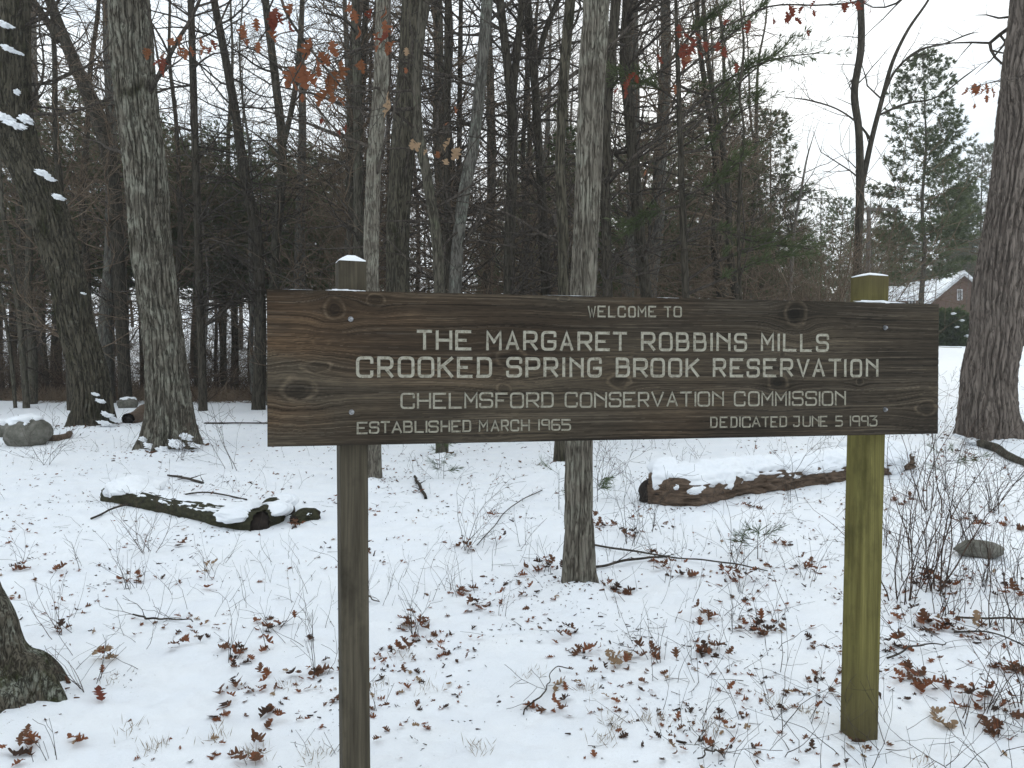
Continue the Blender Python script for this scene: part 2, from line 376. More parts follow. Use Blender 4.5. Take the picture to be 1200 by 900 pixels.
# ------------------------------------------------------------------ tree list (pixel path of the photo -> depth) -------------
# name, label, category, Y, path [(px,py,width px)], material, forks [(path)], opts
def gY(px, py): return on_ground(px, py).y
TREES = [
 dict(n='oak_tree', l='big leaning mossy oak at the far left with snow stuck on its bark', Y=13.8, m='oak_moss', hi=1, fl=.25,
      p=[(110,508,50),(107,450,46),(95,400,44),(76,310,46),(50,235,50),(20,165,50),(-8,90,48),(-40,0,44),(-70,-90,38)],
      f=[[(52,238,40),(30,185,42),(18,120,41),(17,50,40),(17,-30,38),(18,-150,30)]], br=14, z0=5.0),
 dict(n='oak_tree', l='thick straight oak with patchy lichen bark, right of the leaning mossy oak', Y=10.9, m='oak_lichen', hi=1, fl=.35,
      p=[(200,530,60),(200,490,54),(197,450,50),(189,380,48),(179,300,48),(170,200,50),(157,100,51),(152,0,50),(148,-120,46),(146,-240,38)], f=[], br=12, z0=3.6),
 dict(n='maple_tree', l='leaning dark tree whose forked top slants left between the two big left oaks', Y=21, m='bark_dark', hi=0,
      p=[(147,474,17),(143,380,16),(139,300,16),(133,210,18),(115,140,20),(88,75,17),(62,10,13),(48,-40,11),(30,-140,7)],
      f=[[(70,48,11),(55,25,10),(35,-5,9),(5,-60,6)]], br=20, z0=2.5),
 dict(n='maple_tree', l='pale slim trunk seen between the leaning oak and the lichen oak', Y=25, m='bark_pale', hi=0,
      p=[(130,452,12),(127,350,11),(128,260,10),(130,150,8),(128,40,6),(125,-60,4)], f=[], br=16, z0=4),
 dict(n='maple_tree', l='dark pencil straight young tree just right of the lichen oak', Y=18, m='bark_dark', hi=0,
      p=[(238,482,11),(234,350,10),(229,200,9),(224,0,8),(222,-120,5)], f=[], br=34, z0=1.9),
 dict(n='maple_tree', l='dark tree curving up to the left, beside the left end of the sign', Y=18.5, m='bark_dark', hi=0,
      p=[(303,480,17),(305,400,15),(304,330,14),(300,270,14),(289,215,13),(275,130,11),(262,60,10),(250,-5,9),(240,-120,5)], f=[], br=32, z0=2.4),
 dict(n='maple_tree', l='slim olive trunk rising behind the left corner of the sign', Y=20, m='bark_olive', hi=0,
      p=[(318,478,13),(320,400,13),(323,300,12),(330,170,11),(322,90,10),(311,0,9),(306,-100,6)], f=[[(330,180,7),(345,110,7),(352,40,6),(356,-60,4)]], br=28, z0=2.5),
 dict(n='maple_tree', l='crooked thin tree nearest the left edge above the boulder', Y=19, m='bark_olive', hi=0,
      p=[(31,478,9),(27,420,8),(22,360,7),(14,310,6),(2,240,5),(-4,140,4)], f=[[(18,478,5),(13,420,5),(4,360,4),(-8,300,3)]], br=16, z0=1.0),
 dict(n='maple_tree', l='stout pale trunk beyond the brook behind the leaning oak', Y=30, m='bark_pale', hi=0,
      p=[(50,445,15),(46,380,14),(46,300,13),(44,200,11),(40,80,8),(38,-60,5)], f=[], br=20, z0=4),
 dict(n='maple_tree', l='straight brown tree rising just left of the pale trunk behind the left post', Y=16, m='bark_olive', hi=0,
      p=[(421,500,13),(420,400,12),(420,290,12),(419,150,11),(417,0,10),(416,-120,7)], f=[], br=30, z0=2.2),
 dict(n='maple_tree', l='grey lichen tree directly behind the left sign post', Y=8.5, m='maple_grey', hi=1, fl=.12,
      p=[(437,568,21),(437,500,19),(436,400,19),(435,290,18),(437,200,18),(446,100,18),(449,0,17),(452,-120,15)], f=[], br=10, z0=3.2),
 dict(n='oak_tree', l='thickest dark trunk behind the sign, forking high above its left half', Y=12.8, m='oak_moss', hi=1, fl=.15,
      p=[(466,520,31),(466,440,29),(466,340,28),(467,250,28),(474,150,29),(482,60,29),(484,0,27),(487,-120,22)],
      f=[[(486,60,12),(496,20,12),(500,-30,11),(505,-120,8)]], br=16, z0=3.0),
 dict(n='maple_tree', l='slim bowed tree behind the sign below the word MARGARET', Y=10.4, m='bark_olive', hi=1, fl=.15,
      p=[(518,532,15),(517,450,13),(515,340,13),(512,285,13),(500,205,12),(489,145,12),(488,90,11),(495,30,10),(502,-60,8)], f=[], br=14, z0=2.4),
 dict(n='maple_tree', l='pencil straight dark tree right of the bowed tree', Y=15, m='bark_dark', hi=0,
      p=[(524,510,10),(524,340,9),(524,200,8),(525,0,8),(526,-120,5)], f=[], br=34, z0=2.4),
 dict(n='birch_tree', l='very thin dark pole tree behind the middle of the letters THE MARGARET', Y=18, m='bark_dark', hi=0,
      p=[(539,490,7),(539,340,6),(538,200,6),(540,0,5),(541,-90,3)], f=[], br=26, z0=2.8),
 dict(n='maple_tree', l='grey smooth tree sweeping up to the right above SPRING', Y=12, m='bark_grey', hi=1, fl=.1,
      p=[(528,510,17),(531,420,15),(533,340,15),(536,290,14),(543,235,14),(553,180,14),(563,100,13),(571,0,13),(576,-100,10)], f=[], br=16, z0=2.8),
 dict(n='maple_tree', l='forked dark tree whose two stems part high above the word SPRING', Y=14, m='bark_dark', hi=0,
      p=[(597,505,15),(597,400,14),(597,290,13),(600,200,12),(600,130,12),(594,70,10),(586,0,10),(580,-100,7)],
      f=[[(600,120,9),(605,70,9),(612,0,8),(618,-100,6)]], br=30, z0=2.2),
 dict(n='maple_tree', l='dark tree with a long fork leaning right, left of the near grey trunk', Y=15, m='bark_dark', hi=0,
      p=[(643,500,12),(641,400,11),(638,290,11),(633,200,10),(627,100,10),(618,0,9),(612,-100,6)],
      f=[[(630,75,7),(638,40,7),(654,0,6),(672,-50,5)]], br=30, z0=2.3),
 dict(n='maple_tree', l='dark rough tree close beside the near grey trunk on its left', Y=9.4, m='oak_moss', hi=1, fl=.15,
      p=[(656,548,15),(658,480,13),(660,400,13),(660,290,13),(657,180,12),(660,100,12),(668,0,12),(674,-100,9)], f=[], br=14, z0=2.4),
 dict(n='maple_tree', l='near grey lichen trunk standing in the snow behind the centre of the sign', Y=4.85, m='maple_grey', hi=2, fl=.28,
      p=[(678,694,37),(678,640,33),(678,560,31),(679,480,30),(682,370,30),(687,270,30),(690,200,30),(694,100,31),(699,0,31),(705,-150,30),(712,-320,26)], f=[], br=5, z0=4.1),
 dict(n='maple_tree', l='dark trunk half hidden just right of the near grey trunk', Y=12, m='bark_dark', hi=0,
      p=[(716,505,13),(714,420,12),(711,300,12),(710,150,12),(715,80,12),(722,0,12),(728,-100,9)], f=[], br=22, z0=2.2),
 dict(n='maple_tree', l='dark leaning tree against the bright patch of sky, right of centre', Y=13, m='bark_dark', hi=0,
      p=[(766,500,16),(762,420,15),(757,345,14),(750,290,14),(743,200,14),(737,130,13),(733,70,13),(735,0,12),(738,-100,9)], f=[], br=26, z0=2.2),
 dict(n='cherry_tree', l='forked slender tree standing alone against the sky above the right post', Y=20, m='bark_dark', hi=0, thin=1,
      p=[(1003,470,12),(1003,400,11),(1005,300,10),(1008,215,10),(1005,150,9),(1002,110,9),(1007,60,9),(1008,0,8),(1008,-90,5)],
      f=[[(1009,222,8),(1020,170,7),(1034,115,6),(1047,70,5),(1064,35,4),(1088,0,3),(1108,-40,2)],
         [(1036,110,4),(1048,85,3),(1075,60,3),(1110,50,2),(1135,40,2)],
         [(1021,165,4),(1012,152,3),(985,130,2),(950,118,2)],
         [(1030,135,3),(1060,122,3),(1095,115,2),(1130,90,2)]], br=12, z0=5),
 dict(n='birch_sapling', l='spindly wavering sapling rising behind the sign right of the letters MILLS', Y=11, m='bark_dark', hi=0,
      p=[(880,500,5),(868,345,4),(866,280,4),(868,200,4),(871,150,3),(868,110,3),(872,60,3),(868,0,2)], f=[], br=18, z0=2.0),
 dict(n='maple_tree', l='pale far tree leaning right above the words ROBBINS MILLS', Y=27, m='bark_pale', hi=0,
      p=[(922,420,5),(926,340,5),(931,270,4),(940,215,3),(948,180,2),(955,160,1)], f=[], br=16, z0=4),
 dict(n='oak_tree', l='massive brown trunk at the right edge beyond the end of the sign', Y=10.2, m='oak_brown', hi=1, fl=.22,
      p=[(1160,518,72),(1159,480,68),(1160,440,65),(1165,400,64),(1170,350,63),(1177,300,62),(1187,240,62),(1197,160,64),(1204,80,64),(1211,0,64),(1222,-140,56)], f=[], br=10, z0=5.4),
 dict(n='oak_tree', l='near trunk base at the lower left edge of the picture with snow in its roots', Y=3.25, m='oak_near', hi=2, fl=.42,
      p=[(0,850,112),(-12,790,98),(-30,730,90),(-48,680,84),(-100,560,76),(-142,400,74),(-200,170,70),(-290,-200,60)], f=[], br=3, z0=3.6),
]
def path3(pts, Y):
    out = []
    for (x, y, wd) in pts:
        q = atY(x, y, Y); out.append((q.x, q.y, q.z, wd/900*Y/2*math.cos(math.atan((x-600)/900.0))))
    return out
for tr in TREES:
    tr['P'] = path3(tr['p'], tr['Y'])
    b0 = tr['P'][0]; tr['base'] = (b0[0], b0[1])
    if tr['hi']: MOUNDS.append((b0[0], b0[1]-.1, b0[3]*2.1, .05+.10*b0[3]))

# ------------------------------------------------------------------ ground
def make_ground():
    radii = [.25]
    while radii[-1] < 2600:
        r = radii[-1]; radii.append(r*(1.0085 if 1.8 < r < 11 else 1.02 if r < 40 else 1.06)+(.0 if r > 1 else .02))
    radii = np.array(radii); fine = np.radians(np.linspace(-39, 39, 400)); coarse = np.radians(np.linspace(44, 316, 69))
    ang = np.r_[fine, coarse]; A, Rr = np.meshgrid(ang, radii)
    X, Y = np.sin(A)*Rr, np.cos(A)*Rr; Z = gz(X, Y)
    V = np.stack([X, Y, Z], -1).reshape(-1, 3); n = len(ang)
    i = np.arange(len(radii)-1)[:, None]*n; j = np.arange(n)[None]
    F = np.stack([i+j, i+j+n, i+(j+1) % n+n, i+(j+1) % n], -1).reshape(-1, 4)
    V = np.r_[V, [[0, 0, float(gz(0, 0))]]]
    # centre fan as quads (degenerate pairs avoided)
    c = len(V)-1; fan = [[c, k, (k+1) % n, (k+2) % n] for k in range(0, n-1, 2)]
    F = np.r_[F, np.array(fan)]
    o = link('snow_ground', mesh_from('snow_ground', V, F, M['snow'])); o['kind'] = 'structure'
make_ground()

# ------------------------------------------------------------------ the trees of the list
def build_tree(tr, idx):
    rnd = random.Random(100+idx); P = [list(q) for q in tr['P']]; Y = tr['Y']
    x0, y0 = P[0][0], P[0][1]; zg = float(gz(x0, y0)); base = Vector((x0, y0, zg))
    dx = (P[0][0]-P[1][0]); dz = P[0][2]-P[1][2]
    P[0][2] = max(P[0][2], zg) if P[0][2] < zg+.3 else P[0][2]
    if P[0][2] > zg+.05: P.insert(0, [P[0][0], P[0][1], zg, P[0][3]*1.05])
    P.insert(0, [P[0][0], P[0][1], zg-.35, P[0][3]*1.08])
    # continue above the frame
    q, q0 = P[-1], P[-2]; top = max(q[2]+1.5, 7+Y*.35)
    dd = np.array(q[:3])-np.array(q0[:3]); dd /= np.linalg.norm(dd); H = top-q[2]
    P.append([q[0]+dd[0]*H*.5+rnd.uniform(-.2, .2), q[1]+rnd.uniform(-.5, .5), q[2]+H*.5, q[3]*.62])
    P.append([q[0]+dd[0]*H*.8, q[1]+rnd.uniform(-.8, .8), q[2]+H, max(.012, q[3]*.12)])
    for k in range(2, len(P)): P[k][1] += rnd.gauss(0, .03)*(Y*.05)*k*.3
    root = thing(tr['n'], tr['l'], 'tree', base)
    hi = tr['hi']; r = P[3][3]; hgt = P[-1][2]-P[0][2]
    if hi == 2: na, nl, bk, cell = 180, 620, .011, .026
    elif hi == 1: na, nl, bk, cell = (210, 520, .042, .062) if r > .2 else (56, 260, .010, .03)
    else: na, nl, bk, cell = 12, 60, 0, .05
    if r < .06: na = min(na, 12)
    tm = trunk_mesh('trunk', P, M[tr['m']], base, na, nl, bk, cell, tr.get('fl', .1), .35 if r < .2 else .45, idx*1.7, .07)
    link('trunk', tm, root)
    stems = [P]
    for fk in tr['f']:
        Fp = [list(a) for a in path3(fk, Y)]
        Fp.append([Fp[-1][0]+(Fp[-1][0]-Fp[-2][0])*.8, Fp[-1][1]+.3, Fp[-1][2]+(Fp[-1][2]-Fp[-2][2])*.8, Fp[-1][3]*.3])
        link('limb', trunk_mesh('limb', Fp, M[tr['m']], base, 90 if (hi and Fp[0][3] > .15) else 8, 160 if hi else 40, bk if Fp[0][3] > .15 else 0, cell, 0, .4, idx+9, .06), root)
        stems.append(Fp)
    segs = []; indiv = hi or tr.get('thin')
    for si, S in enumerate(stems):
        n = (tr['br'] if hi else int(tr['br']*2.2)) if si == 0 else max(4, tr['br']//2)
        if tr.get('thin'): n = tr['br'] if si == 0 else 7
        Q = resample(S, 80); zmax = Q[-1, 2]
        for k in range(n):
            zz = tr['z0']+zg+(zmax-tr['z0']-zg)*(rnd.random()**1.35) if si == 0 else Q[int(rnd.uniform(10, 78)), 2]
            i = int(np.argmin(np.abs(Q[:, 2]-zz))); c = Q[i]
            a = rnd.uniform(0, 2*math.pi); e = math.radians(rnd.uniform(-8, 45)); L = rnd.uniform(.8, 2.6)*(1.25 if hi and r > .2 else 1)
            if tr.get('thin'): L *= .75; e = math.radians(rnd.uniform(15, 60))
            rr = min(c[3]*.45, .008+.008*L+.006*(hi > 0)*(r > .2)); d = (math.cos(a)*math.cos(e), math.sin(a)*math.cos(e), math.sin(e))
            if hi and d[1] < .1: d = (d[0], d[1]*.25, d[2])
            if hi == 2: d = (d[0], abs(d[1]), d[2])
            one = []
            grow(one, (c[0]+d[0]*c[3]*.6, c[1]+d[1]*c[3]*.6, c[2]), d, L, rr, 0, 2, rnd, .16, .02, .75, .0022 if Y > 9 else .0014, .26)
            if indiv: link('branch', segs_mesh('branch', one, M['twig'], base), root)
            else: segs += one
    if segs: link('branches', segs_mesh('branches', segs, M['twig'], base), root)['kind'] = 'stuff'
    return root
roots = [build_tree(tr, i) for i, tr in enumerate(TREES)]

# snow lodged on the leaning oak
def snow_on(root, Y, spots):
    for k, (x, y, wx, wz, off) in enumerate(spots):
        q = atY(x, y, Y-off); s = Y/900
        o = link('snow_patch', blob('snow_patch', M['snow'], (wx*s/2, .05+wx*s*.10, wz*s/2*.55), k+3, .9, 5, False, 3.2), root, Vector(q)-root.location)
        o.rotation_euler = (0, math.radians(20), 0)
snow_on(roots[0], 13.8, [(3,28,22,9,.36),(10,57,16,9,.38),(22,62,8,5,.34),(5,138,20,16,.38),(17,146,24,12,.38),(30,140,15,14,.34),(20,108,5,10,.35),(50,203,16,10,.36),(58,209,12,8,.33),
   (68,231,13,9,.33),(98,344,4,4,.3),(118,470,10,6,.36),(112,462,8,5,.36),(126,486,14,8,.35),(122,496,14,8,.42),(135,492,10,8,.25)])

for (ri, Y, spots) in ((1, 10.9, [(176,523,12,10,.36),(190,527,18,12,.40),(206,520,14,14,.40),(218,512,12,12,.36),(228,522,12,8,.30),(168,515,8,8,.30)]),
                       (25, 10.2, [(1125,512,14,5,.46),(1140,519,16,6,.5),(1185,520,18,6,.45)]), (10, 8.5, [(440,567,10,5,.12)]), (19, 4.85, [(662,690,10,6,.12),(690,691,12,6,.12)])):
    snow_on(roots[ri], Y, spots)
# ------------------------------------------------------------------ the sign
PL, PR = Vector((-.7755, 2.432, 0)), Vector((1.6445, 2.962, 0))
BU = (PR-PL); BLEN = BU.length; BU.normalize(); BN = Vector((BU.y, -BU.x, 0))      # BN faces the camera
ZT, ZB = 1.6955, 1.1955; BH = ZT-ZB; ang_b = math.atan2(BU.y, BU.x)
def px2uv(px, py):
    d = ray(px, py); t = (PL-Vector((0, 0, 0))).dot(BN)/Vector((d.x, d.y, 0)).dot(BN)
    q = Vector((d.x*t, d.y*t, CAM_H+d.z*t)); return (q-PL).dot(BU), q.z-ZB
r_ = 1
GL = {
'A': [[(0,0),(.5,1),(1,0)], [(.19,.32),(.81,.32)]], 'B': [[(0,0),(0,1),(.94,1,r_),(.94,.53,r_),(0,.53)], [(.8,.53),(1,.53,r_),(1,0,r_),(0,0)]],
'C': [[(1,.74),(1,1,r_),(0,1,r_),(0,0,r_),(1,0,r_),(1,.26)]], 'D': [[(.08,0),(.08,1),(1,1,r_),(1,0,r_),(0,0)]],
'E': [[(1,1),(0,1),(0,0),(1,0)], [(0,.5),(.66,.5)]], 'F': [[(1,1),(0,1),(0,0)], [(0,.5),(.66,.5)]],
'G': [[(1,.78),(1,1,r_),(0,1,r_),(0,0,r_),(1,0,r_),(1,.46),(.48,.46)]], 'H': [[(0,0),(0,1)], [(1,0),(1,1)], [(0,.5),(1,.5)]],
'I': [[(.5,0),(.5,1)]], 'J': [[(.05,1),(.75,1),(.75,0,r_),(0,0,r_),(0,.18)]], 'K': [[(0,0),(0,1)], [(1,1),(0,.42)], [(.3,.6),(1,0)]],
'L': [[(0,1),(0,0),(1,0)]], 'M': [[(0,0),(0,1),(.5,.42),(1,1),(1,0)]], 'N': [[(0,0),(0,1),(1,.45)], [(1,1),(1,0)]],
'O': [[(.5,0),(0,0,r_),(0,1,r_),(1,1,r_),(1,0,r_),(.5,0)]], 'P': [[(0,0),(0,1),(1,1,r_),(1,.45,r_),(0,.45)]],
'R': [[(0,0),(0,1),(1,1,r_),(1,.45,r_),(0,.45)], [(.5,.45),(1,0)]],
'S': [[(1,.76),(1,1,r_),(0,1,r_),(0,.52,r_),(1,.52,r_),(1,0,r_),(0,0,r_),(0,.24)]], 'T': [[(0,1),(1,1)], [(.5,1),(.5,0)]],
'U': [[(0,1),(0,0,r_),(1,0,r_),(1,1)]], 'V': [[(0,1),(.5,0),(1,1)]], 'W': [[(0,1),(.27,0),(.5,.8),(.73,0),(1,1)]],
'1': [[(.5,0),(.5,1)]], '9': [[(1,0),(1,1,r_),(0,1,r_),(0,.48,r_),(1,.48)]], '6': [[(1,1),(0,1,r_),(0,0,r_),(1,0,r_),(1,.52,r_),(0,.52)]],
'5': [[(1,1),(0,1),(0,.55),(1,.55,r_),(1,0,r_),(0,0)]], '3': [[(0,1),(1,1),(.45,.62),(1,.6,r_),(1,0,r_),(0,0,r_),(0,.16)]]}
def z1(v): return 400+v/5
def z2(v): return 600+v/5
def z3(v): return 820+v/5
LINES = [  # (top line y at x0, y at x1), (bottom ...), stroke m, letters [(char, xa, xb)]
 ((688,358),(800,358.8),(688,372),(800,372), .0062, [(c,z2(a),z2(b)) for c,a,b in [('W',443,492),('E',500,552),('L',562,610),('C',618,667),('O',680,725),('M',735,787),('E',797,847),('T',890,935),('O',945,995)]]),
 ((488,386.4),(972,391),(488,410.4),(972,412.4), .0098,
  [(c,z1(a),z1(b)) for c,a,b in [('T',440,535),('H',553,650),('E',667,765),('M',848,940),('A',962,1043)]]+
  [(c,z2(a),z2(b)) for c,a,b in [('R',65,150),('G',170,260),('A',280,360),('R',383,470),('E',487,577),('T',590,677),('R',755,840),('O',860,941),('B',960,1038)]]+
  [(c,z3(a),z3(b)) for c,a,b in [('B',-38,39),('I',62,76),('N',97,180),('S',200,277),('M',357,435),('I',455,469),('L',487,570),('L',587,660),('S',680,757)]]),
 ((417,417.4),(1030,420.6),(417,442.8),(1030,442), .0102,
  [(c,z1(a),z1(b)) for c,a,b in [('C',86,188),('R',210,306),('O',330,429),('O',447,545),('K',563,656),('E',677,771),('D',788,883),('S',965,1060)]]+
  [(c,z2(a),z2(b)) for c,a,b in [('P',78,166),('R',184,271),('I',295,311),('N',336,420),('G',440,526),('B',607,691),('R',709,796),('O',811,896),('O',914,997),('K',1016,1097)]]+
  [(c,z3(a),z3(b)) for c,a,b in [('R',76,154),('E',175,258),('S',274,352),('E',370,453),('R',470,547),('V',568,642),('A',660,733),('T',755,831),('I',845,859),('O',881,951),('N',972,1046)]]),
 ((468,460.2),(992,458),(468,479.2),(992,475.4), .0070,
  [(c,z1(a),z1(b)) for c,a,b in [('C',346,431),('H',443,526),('E',536,616),('L',629,708),('M',720,799),('S',807,890),('F',902,977)]]+
  [(c,z2(a),z2(b)) for c,a,b in [('O',-12,70),('R',82,160),('D',166,244),('C',308,385),('O',396,471),('N',480,556),('S',566,641),('E',650,727),('R',737,804),('V',815,890),('A',904,972),('T',985,1056),('I',1068,1080)]]+
  [(c,z3(a),z3(b)) for c,a,b in [('O',-14,61),('N',71,141),('C',199,268),('O',282,351),('M',360,431),('M',440,510),('I',520,531),('S',539,608),('S',617,687),('I',696,707),('O',714,782),('N',791,856)]]),
 ((418,494),(669,490.6),(418,508.6),(669,504.4), .0060,
  [(c,z1(a),z1(b)) for c,a,b in [('E',90,156),('S',162,223),('T',228,286),('A',294,356),('B',362,419),('L',429,486),('I',494,504),('S',509,571),('H',581,638),('E',644,701),('D',706,761),('M',805,860),('A',874,927),('R',934,982),('C',989,1042),('H',1051,1105)]]+
  [(c,z2(a),z2(b)) for c,a,b in [('1',153,163),('9',170,223),('6',229,284),('5',289,346)]]),
 ((831,488.2),(1028,486.6),(831,501.4),(1028,499.6), .0058,
  [(c,z3(a),z3(b)) for c,a,b in [('D',58,104),('E',116,166),('D',177,221),('I',230,240),('C',246,299),('A',304,356),('T',361,409),('E',414,461),('D',464,511),('J',547,596),('U',602,651),('N',656,701),('E',704,751),('5',794,839),('1',878,887),('9',892,939),('9',944,989),('3',994,1041)]]),
]
def rounded(pl, wd, ht, r):
    pts = []
    P2 = [(p[0]*wd, p[1]*ht) for p in pl]
    for i, p in enumerate(pl):
        if len(p) == 3 and 0 < i < len(pl)-1:
            a, b_, c_ = Vector(P2[i-1]), Vector(P2[i]), Vector(P2[i+1]); ra = min(r, (a-b_).length*.49, (c_-b_).length*.49)
            s = b_+(a-b_).normalized()*ra; e = b_+(c_-b_).normalized()*ra
            for k in range(6):
                tt = k/5; pts.append(((1-tt)**2*s+2*tt*(1-tt)*b_+tt*tt*e)[:])
        else: pts.append(P2[i])
    return np.array(pts)
def ribbon(pts, hw, v_depth=.0040):
    n = len(pts); d = np.diff(pts, axis=0); d /= np.linalg.norm(d, axis=1, keepdims=True)+1e-9
    P_ = pts.copy(); P_[0] -= d[0]*hw*.85; P_[-1] += d[-1]*hw*.85
    nr = np.stack([-d[:, 1], d[:, 0]], 1); V, F = [], []
    for i in range(n):
        if i == 0: m_ = nr[0]
        elif i == n-1: m_ = nr[-1]
        else:
            m_ = nr[i-1]+nr[i]; L = np.linalg.norm(m_)+1e-6; m_ = m_/L; c_ = max(.5, float(m_.dot(nr[i]))); m_ = m_/c_
        for s, h in ((-1, .0004), (-.45, -v_depth*.75), (0, -v_depth), (.45, -v_depth*.75), (1, .0004)):
            q = P_[i]+m_*s*hw; V.append((q[0], h, q[1]))
    for i in range(n-1):
        for k in range(4): F.append((i*5+k, i*5+k+1, i*5+k+6, i*5+k+5))
    V = np.array(V); V[:, 1] *= -1                 # local -Y faces the camera
    return V, np.array(F)
def make_sign():
    root = thing('park_sign', 'wide weathered brown wooden welcome sign with routed cream letters on two posts', 'sign', (PL+BU*BLEN/2)-Vector((0, 0, 0)))
    c0 = root.location.copy()
    TH = .04
    strokes = []; letters = []
    for (t0, t1, b0, b1, sw, L) in LINES:
        for (ch, xa, xb) in L:
            xm = (xa+xb)/2
            yt = t0[1]+(t1[1]-t0[1])*(xm-t0[0])/(t1[0]-t0[0]); yb = b0[1]+(b1[1]-b0[1])*(xm-b0[0])/(b1[0]-b0[0])
            ua, _ = px2uv(xa, yb); ub, _ = px2uv(xb, yb); _, vt = px2uv(xm, yt); _, vb = px2uv(xm, yb)
            jit = R.gauss(0, .0005)
            hw = sw/2; wd, ht = (ub-ua)-2*hw, (vt-vb)-2*hw
            g = Geo()
            if ch in 'I1': wd = .0001
            for pl in GL[ch]:
                pts = rounded(pl, max(wd, .0001), ht, ht*.24)+np.array([ua+hw, vb+hw+jit])
                if ch in 'I1': pts[:, 0] = (ua+ub)/2
                strokes.append((pts, hw))
                V, F = ribbon(pts, hw); V[:, 1] -= .0006*len(g.V)*.4; g.add(V, F)
            me = g.me('letter', M['paint'])
            letters.append(me)
    # board: front face as a fine relief sheet with the grooves sunk in, plus sides
    nu, nv = 1060, 215
    u = np.linspace(0, BLEN, nu); v = np.linspace(0, BH, nv); U, Vv = np.meshgrid(u, v)
    D = np.full(U.shape, 1.0)
    for pts, hw in strokes:
        for a, b_ in zip(pts[:-1], pts[1:]):
            lo = np.minimum(a, b_)-.012; hi = np.maximum(a, b_)+.012
            i0, i1 = np.searchsorted(u, [lo[0], hi[0]]); j0, j1 = np.searchsorted(v, [lo[1], hi[1]])
            if i1 <= i0 or j1 <= j0: continue
            uu, vv = U[j0:j1, i0:i1], Vv[j0:j1, i0:i1]; ab = b_-a; L2 = float(ab.dot(ab))+1e-12
            tt = np.clip(((uu-a[0])*ab[0]+(vv-a[1])*ab[1])/L2, 0, 1)
            dd = np.hypot(uu-a[0]-tt*ab[0], vv-a[1]-tt*ab[1])/hw
            D[j0:j1, i0:i1] = np.minimum(D[j0:j1, i0:i1], dd)
    # knots: px, py, radius px, strength
    KN = [(350,457,17,13,.55),(392,362,9,9,1),(440,352,10,7,.5),(600,420,17,12,.5),(725,446,13,8,.7),(932,367,12,13,1),(912,448,11,10,1),(917,415,4,4,.8),(1007,447,5,4,.8),
          (372,430,20,8,.25),(660,350,8,4,.3),(590,455,9,6,.4),(1085,478,14,9,.7),(575,508,14,6,.35)]
    G = Vv*1.0; kd = np.zeros_like(U); ringd = np.full(U.shape, 9.0)
    for (kx, ky, rx, ry, s) in KN:
        uk, vk = px2uv(kx, ky); sc_ = .00295; a = (U-uk)/(rx*sc_); b_ = (Vv-vk)/(ry*sc_)
        a = a+(vnoise(U*40, Vv*40, 1)-.5)*.3; b_ = b_+(vnoise(U*40, Vv*40, 5)-.5)*.3
        d2 = np.sqrt(a*a+b_*b_)
        G = G-(Vv-vk)*np.exp(-(a/2.6)**2-(b_/2.3)**2)*.85*min(1, s+.2)
        ringd = np.minimum(ringd, d2/(s+.001)**.3); kd = np.maximum(kd, s*np.clip(1.25-d2, 0, 1))
        kd = np.maximum(kd, .38*s*np.exp(-(d2/2.0)**2))
    warp = (fbm(U*1.6, Vv*7, 2, 4)-.5)*.020+(fbm(U*9, Vv*30, 22, 3)-.5)*.004
    g = G+warp
    fine = fbm(U*2.2, g*420, 7, 3); med = fbm(U*1.5+4, g*95, 3, 3); lat = fbm(U*.9, g*28, 11, 3)
    blot = fbm(U*2.4+3, Vv*6, 21, 5); blot2 = fbm(U*5, Vv*9, 31, 4)
    tone = .46+1.15*(fine-.5)+.32*(med-.5)+.15*(lat-.5)+1.0*(blot-.5)
    tone = np.clip(tone, .05, 1)
    dark = np.array([.017, .0148, .0118]); midc = np.array([.044, .0372, .0285]); lightc = np.array([.10, .086, .066])
    C3 = np.where(tone[..., None] < .5, dark+(midc-dark)*(tone[..., None]*2), midc+(lightc-midc)*((tone[..., None]-.5)*2))
    warm = np.clip(1-(U/.45), 0, 1)*np.clip((blot2-.35)*3.5, 0, 1)+.8*np.clip((fbm(U*1.4+9, Vv*3, 41, 3)-.52)*4, 0, 1)
    C3 = C3*(1+warm[..., None]*np.array([.30, .06, -.12]))
    grey = np.clip((fbm(U*3+1, Vv*10, 51, 4)-.5)*3.5, 0, 1)[..., None]; C3 = C3*(1-grey*.3)+grey*.3*np.array([.07, .065, .057])*(fine[..., None]+.35)
    # knot rims, cores, rings
    rim = np.exp(-((ringd-1.2)/.15)**2)[..., None]; C3 = C3+rim*np.array([.075, .063, .048])*(.3+.9*vnoise(U*90, Vv*160, 4)[..., None])
    rings = (.5+.5*np.sin(ringd*17))*np.exp(-np.maximum(ringd-1, 0)*1.1)*(ringd < 3.4); C3 = C3*(1-.22*rings[..., None])
    C3 = C3*(1-.58*np.clip(kd*1.25, 0, 1)[..., None]); C3 = C3*np.array([.86, .79, .70])
    # fine checks (cracks) along the grain, seam line at mid height right
    crk = (fbm(U*1.3+30, g*260, 61, 2) > .70).astype(float); C3 = C3*(1-.4*crk[..., None])
    light_line = (fbm(U*1.8+60, g*300, 71, 2) > .72)[..., None]; C3 = C3+light_line*np.array([.04, .034, .026])*.7
    us, vs = px2uv(1035, 459); seam = np.exp(-((Vv-vs-.0015*np.sin(U*21))/.0012)**2)*(U > us-.25)*(U < BLEN-.03); C3 = C3*(1-.55*seam[..., None])
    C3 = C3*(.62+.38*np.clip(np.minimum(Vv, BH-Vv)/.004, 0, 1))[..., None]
    groove = -.0062*np.clip((1.0-D)/.45, 0, 1)
    rel = groove+.0009*(fine-.5)+.0011*(med-.5)-.0014*crk-.0022*np.clip(kd-.3, 0, 1)-.0012*seam+.0016*rim[..., 0]
    Yl = -(rel)
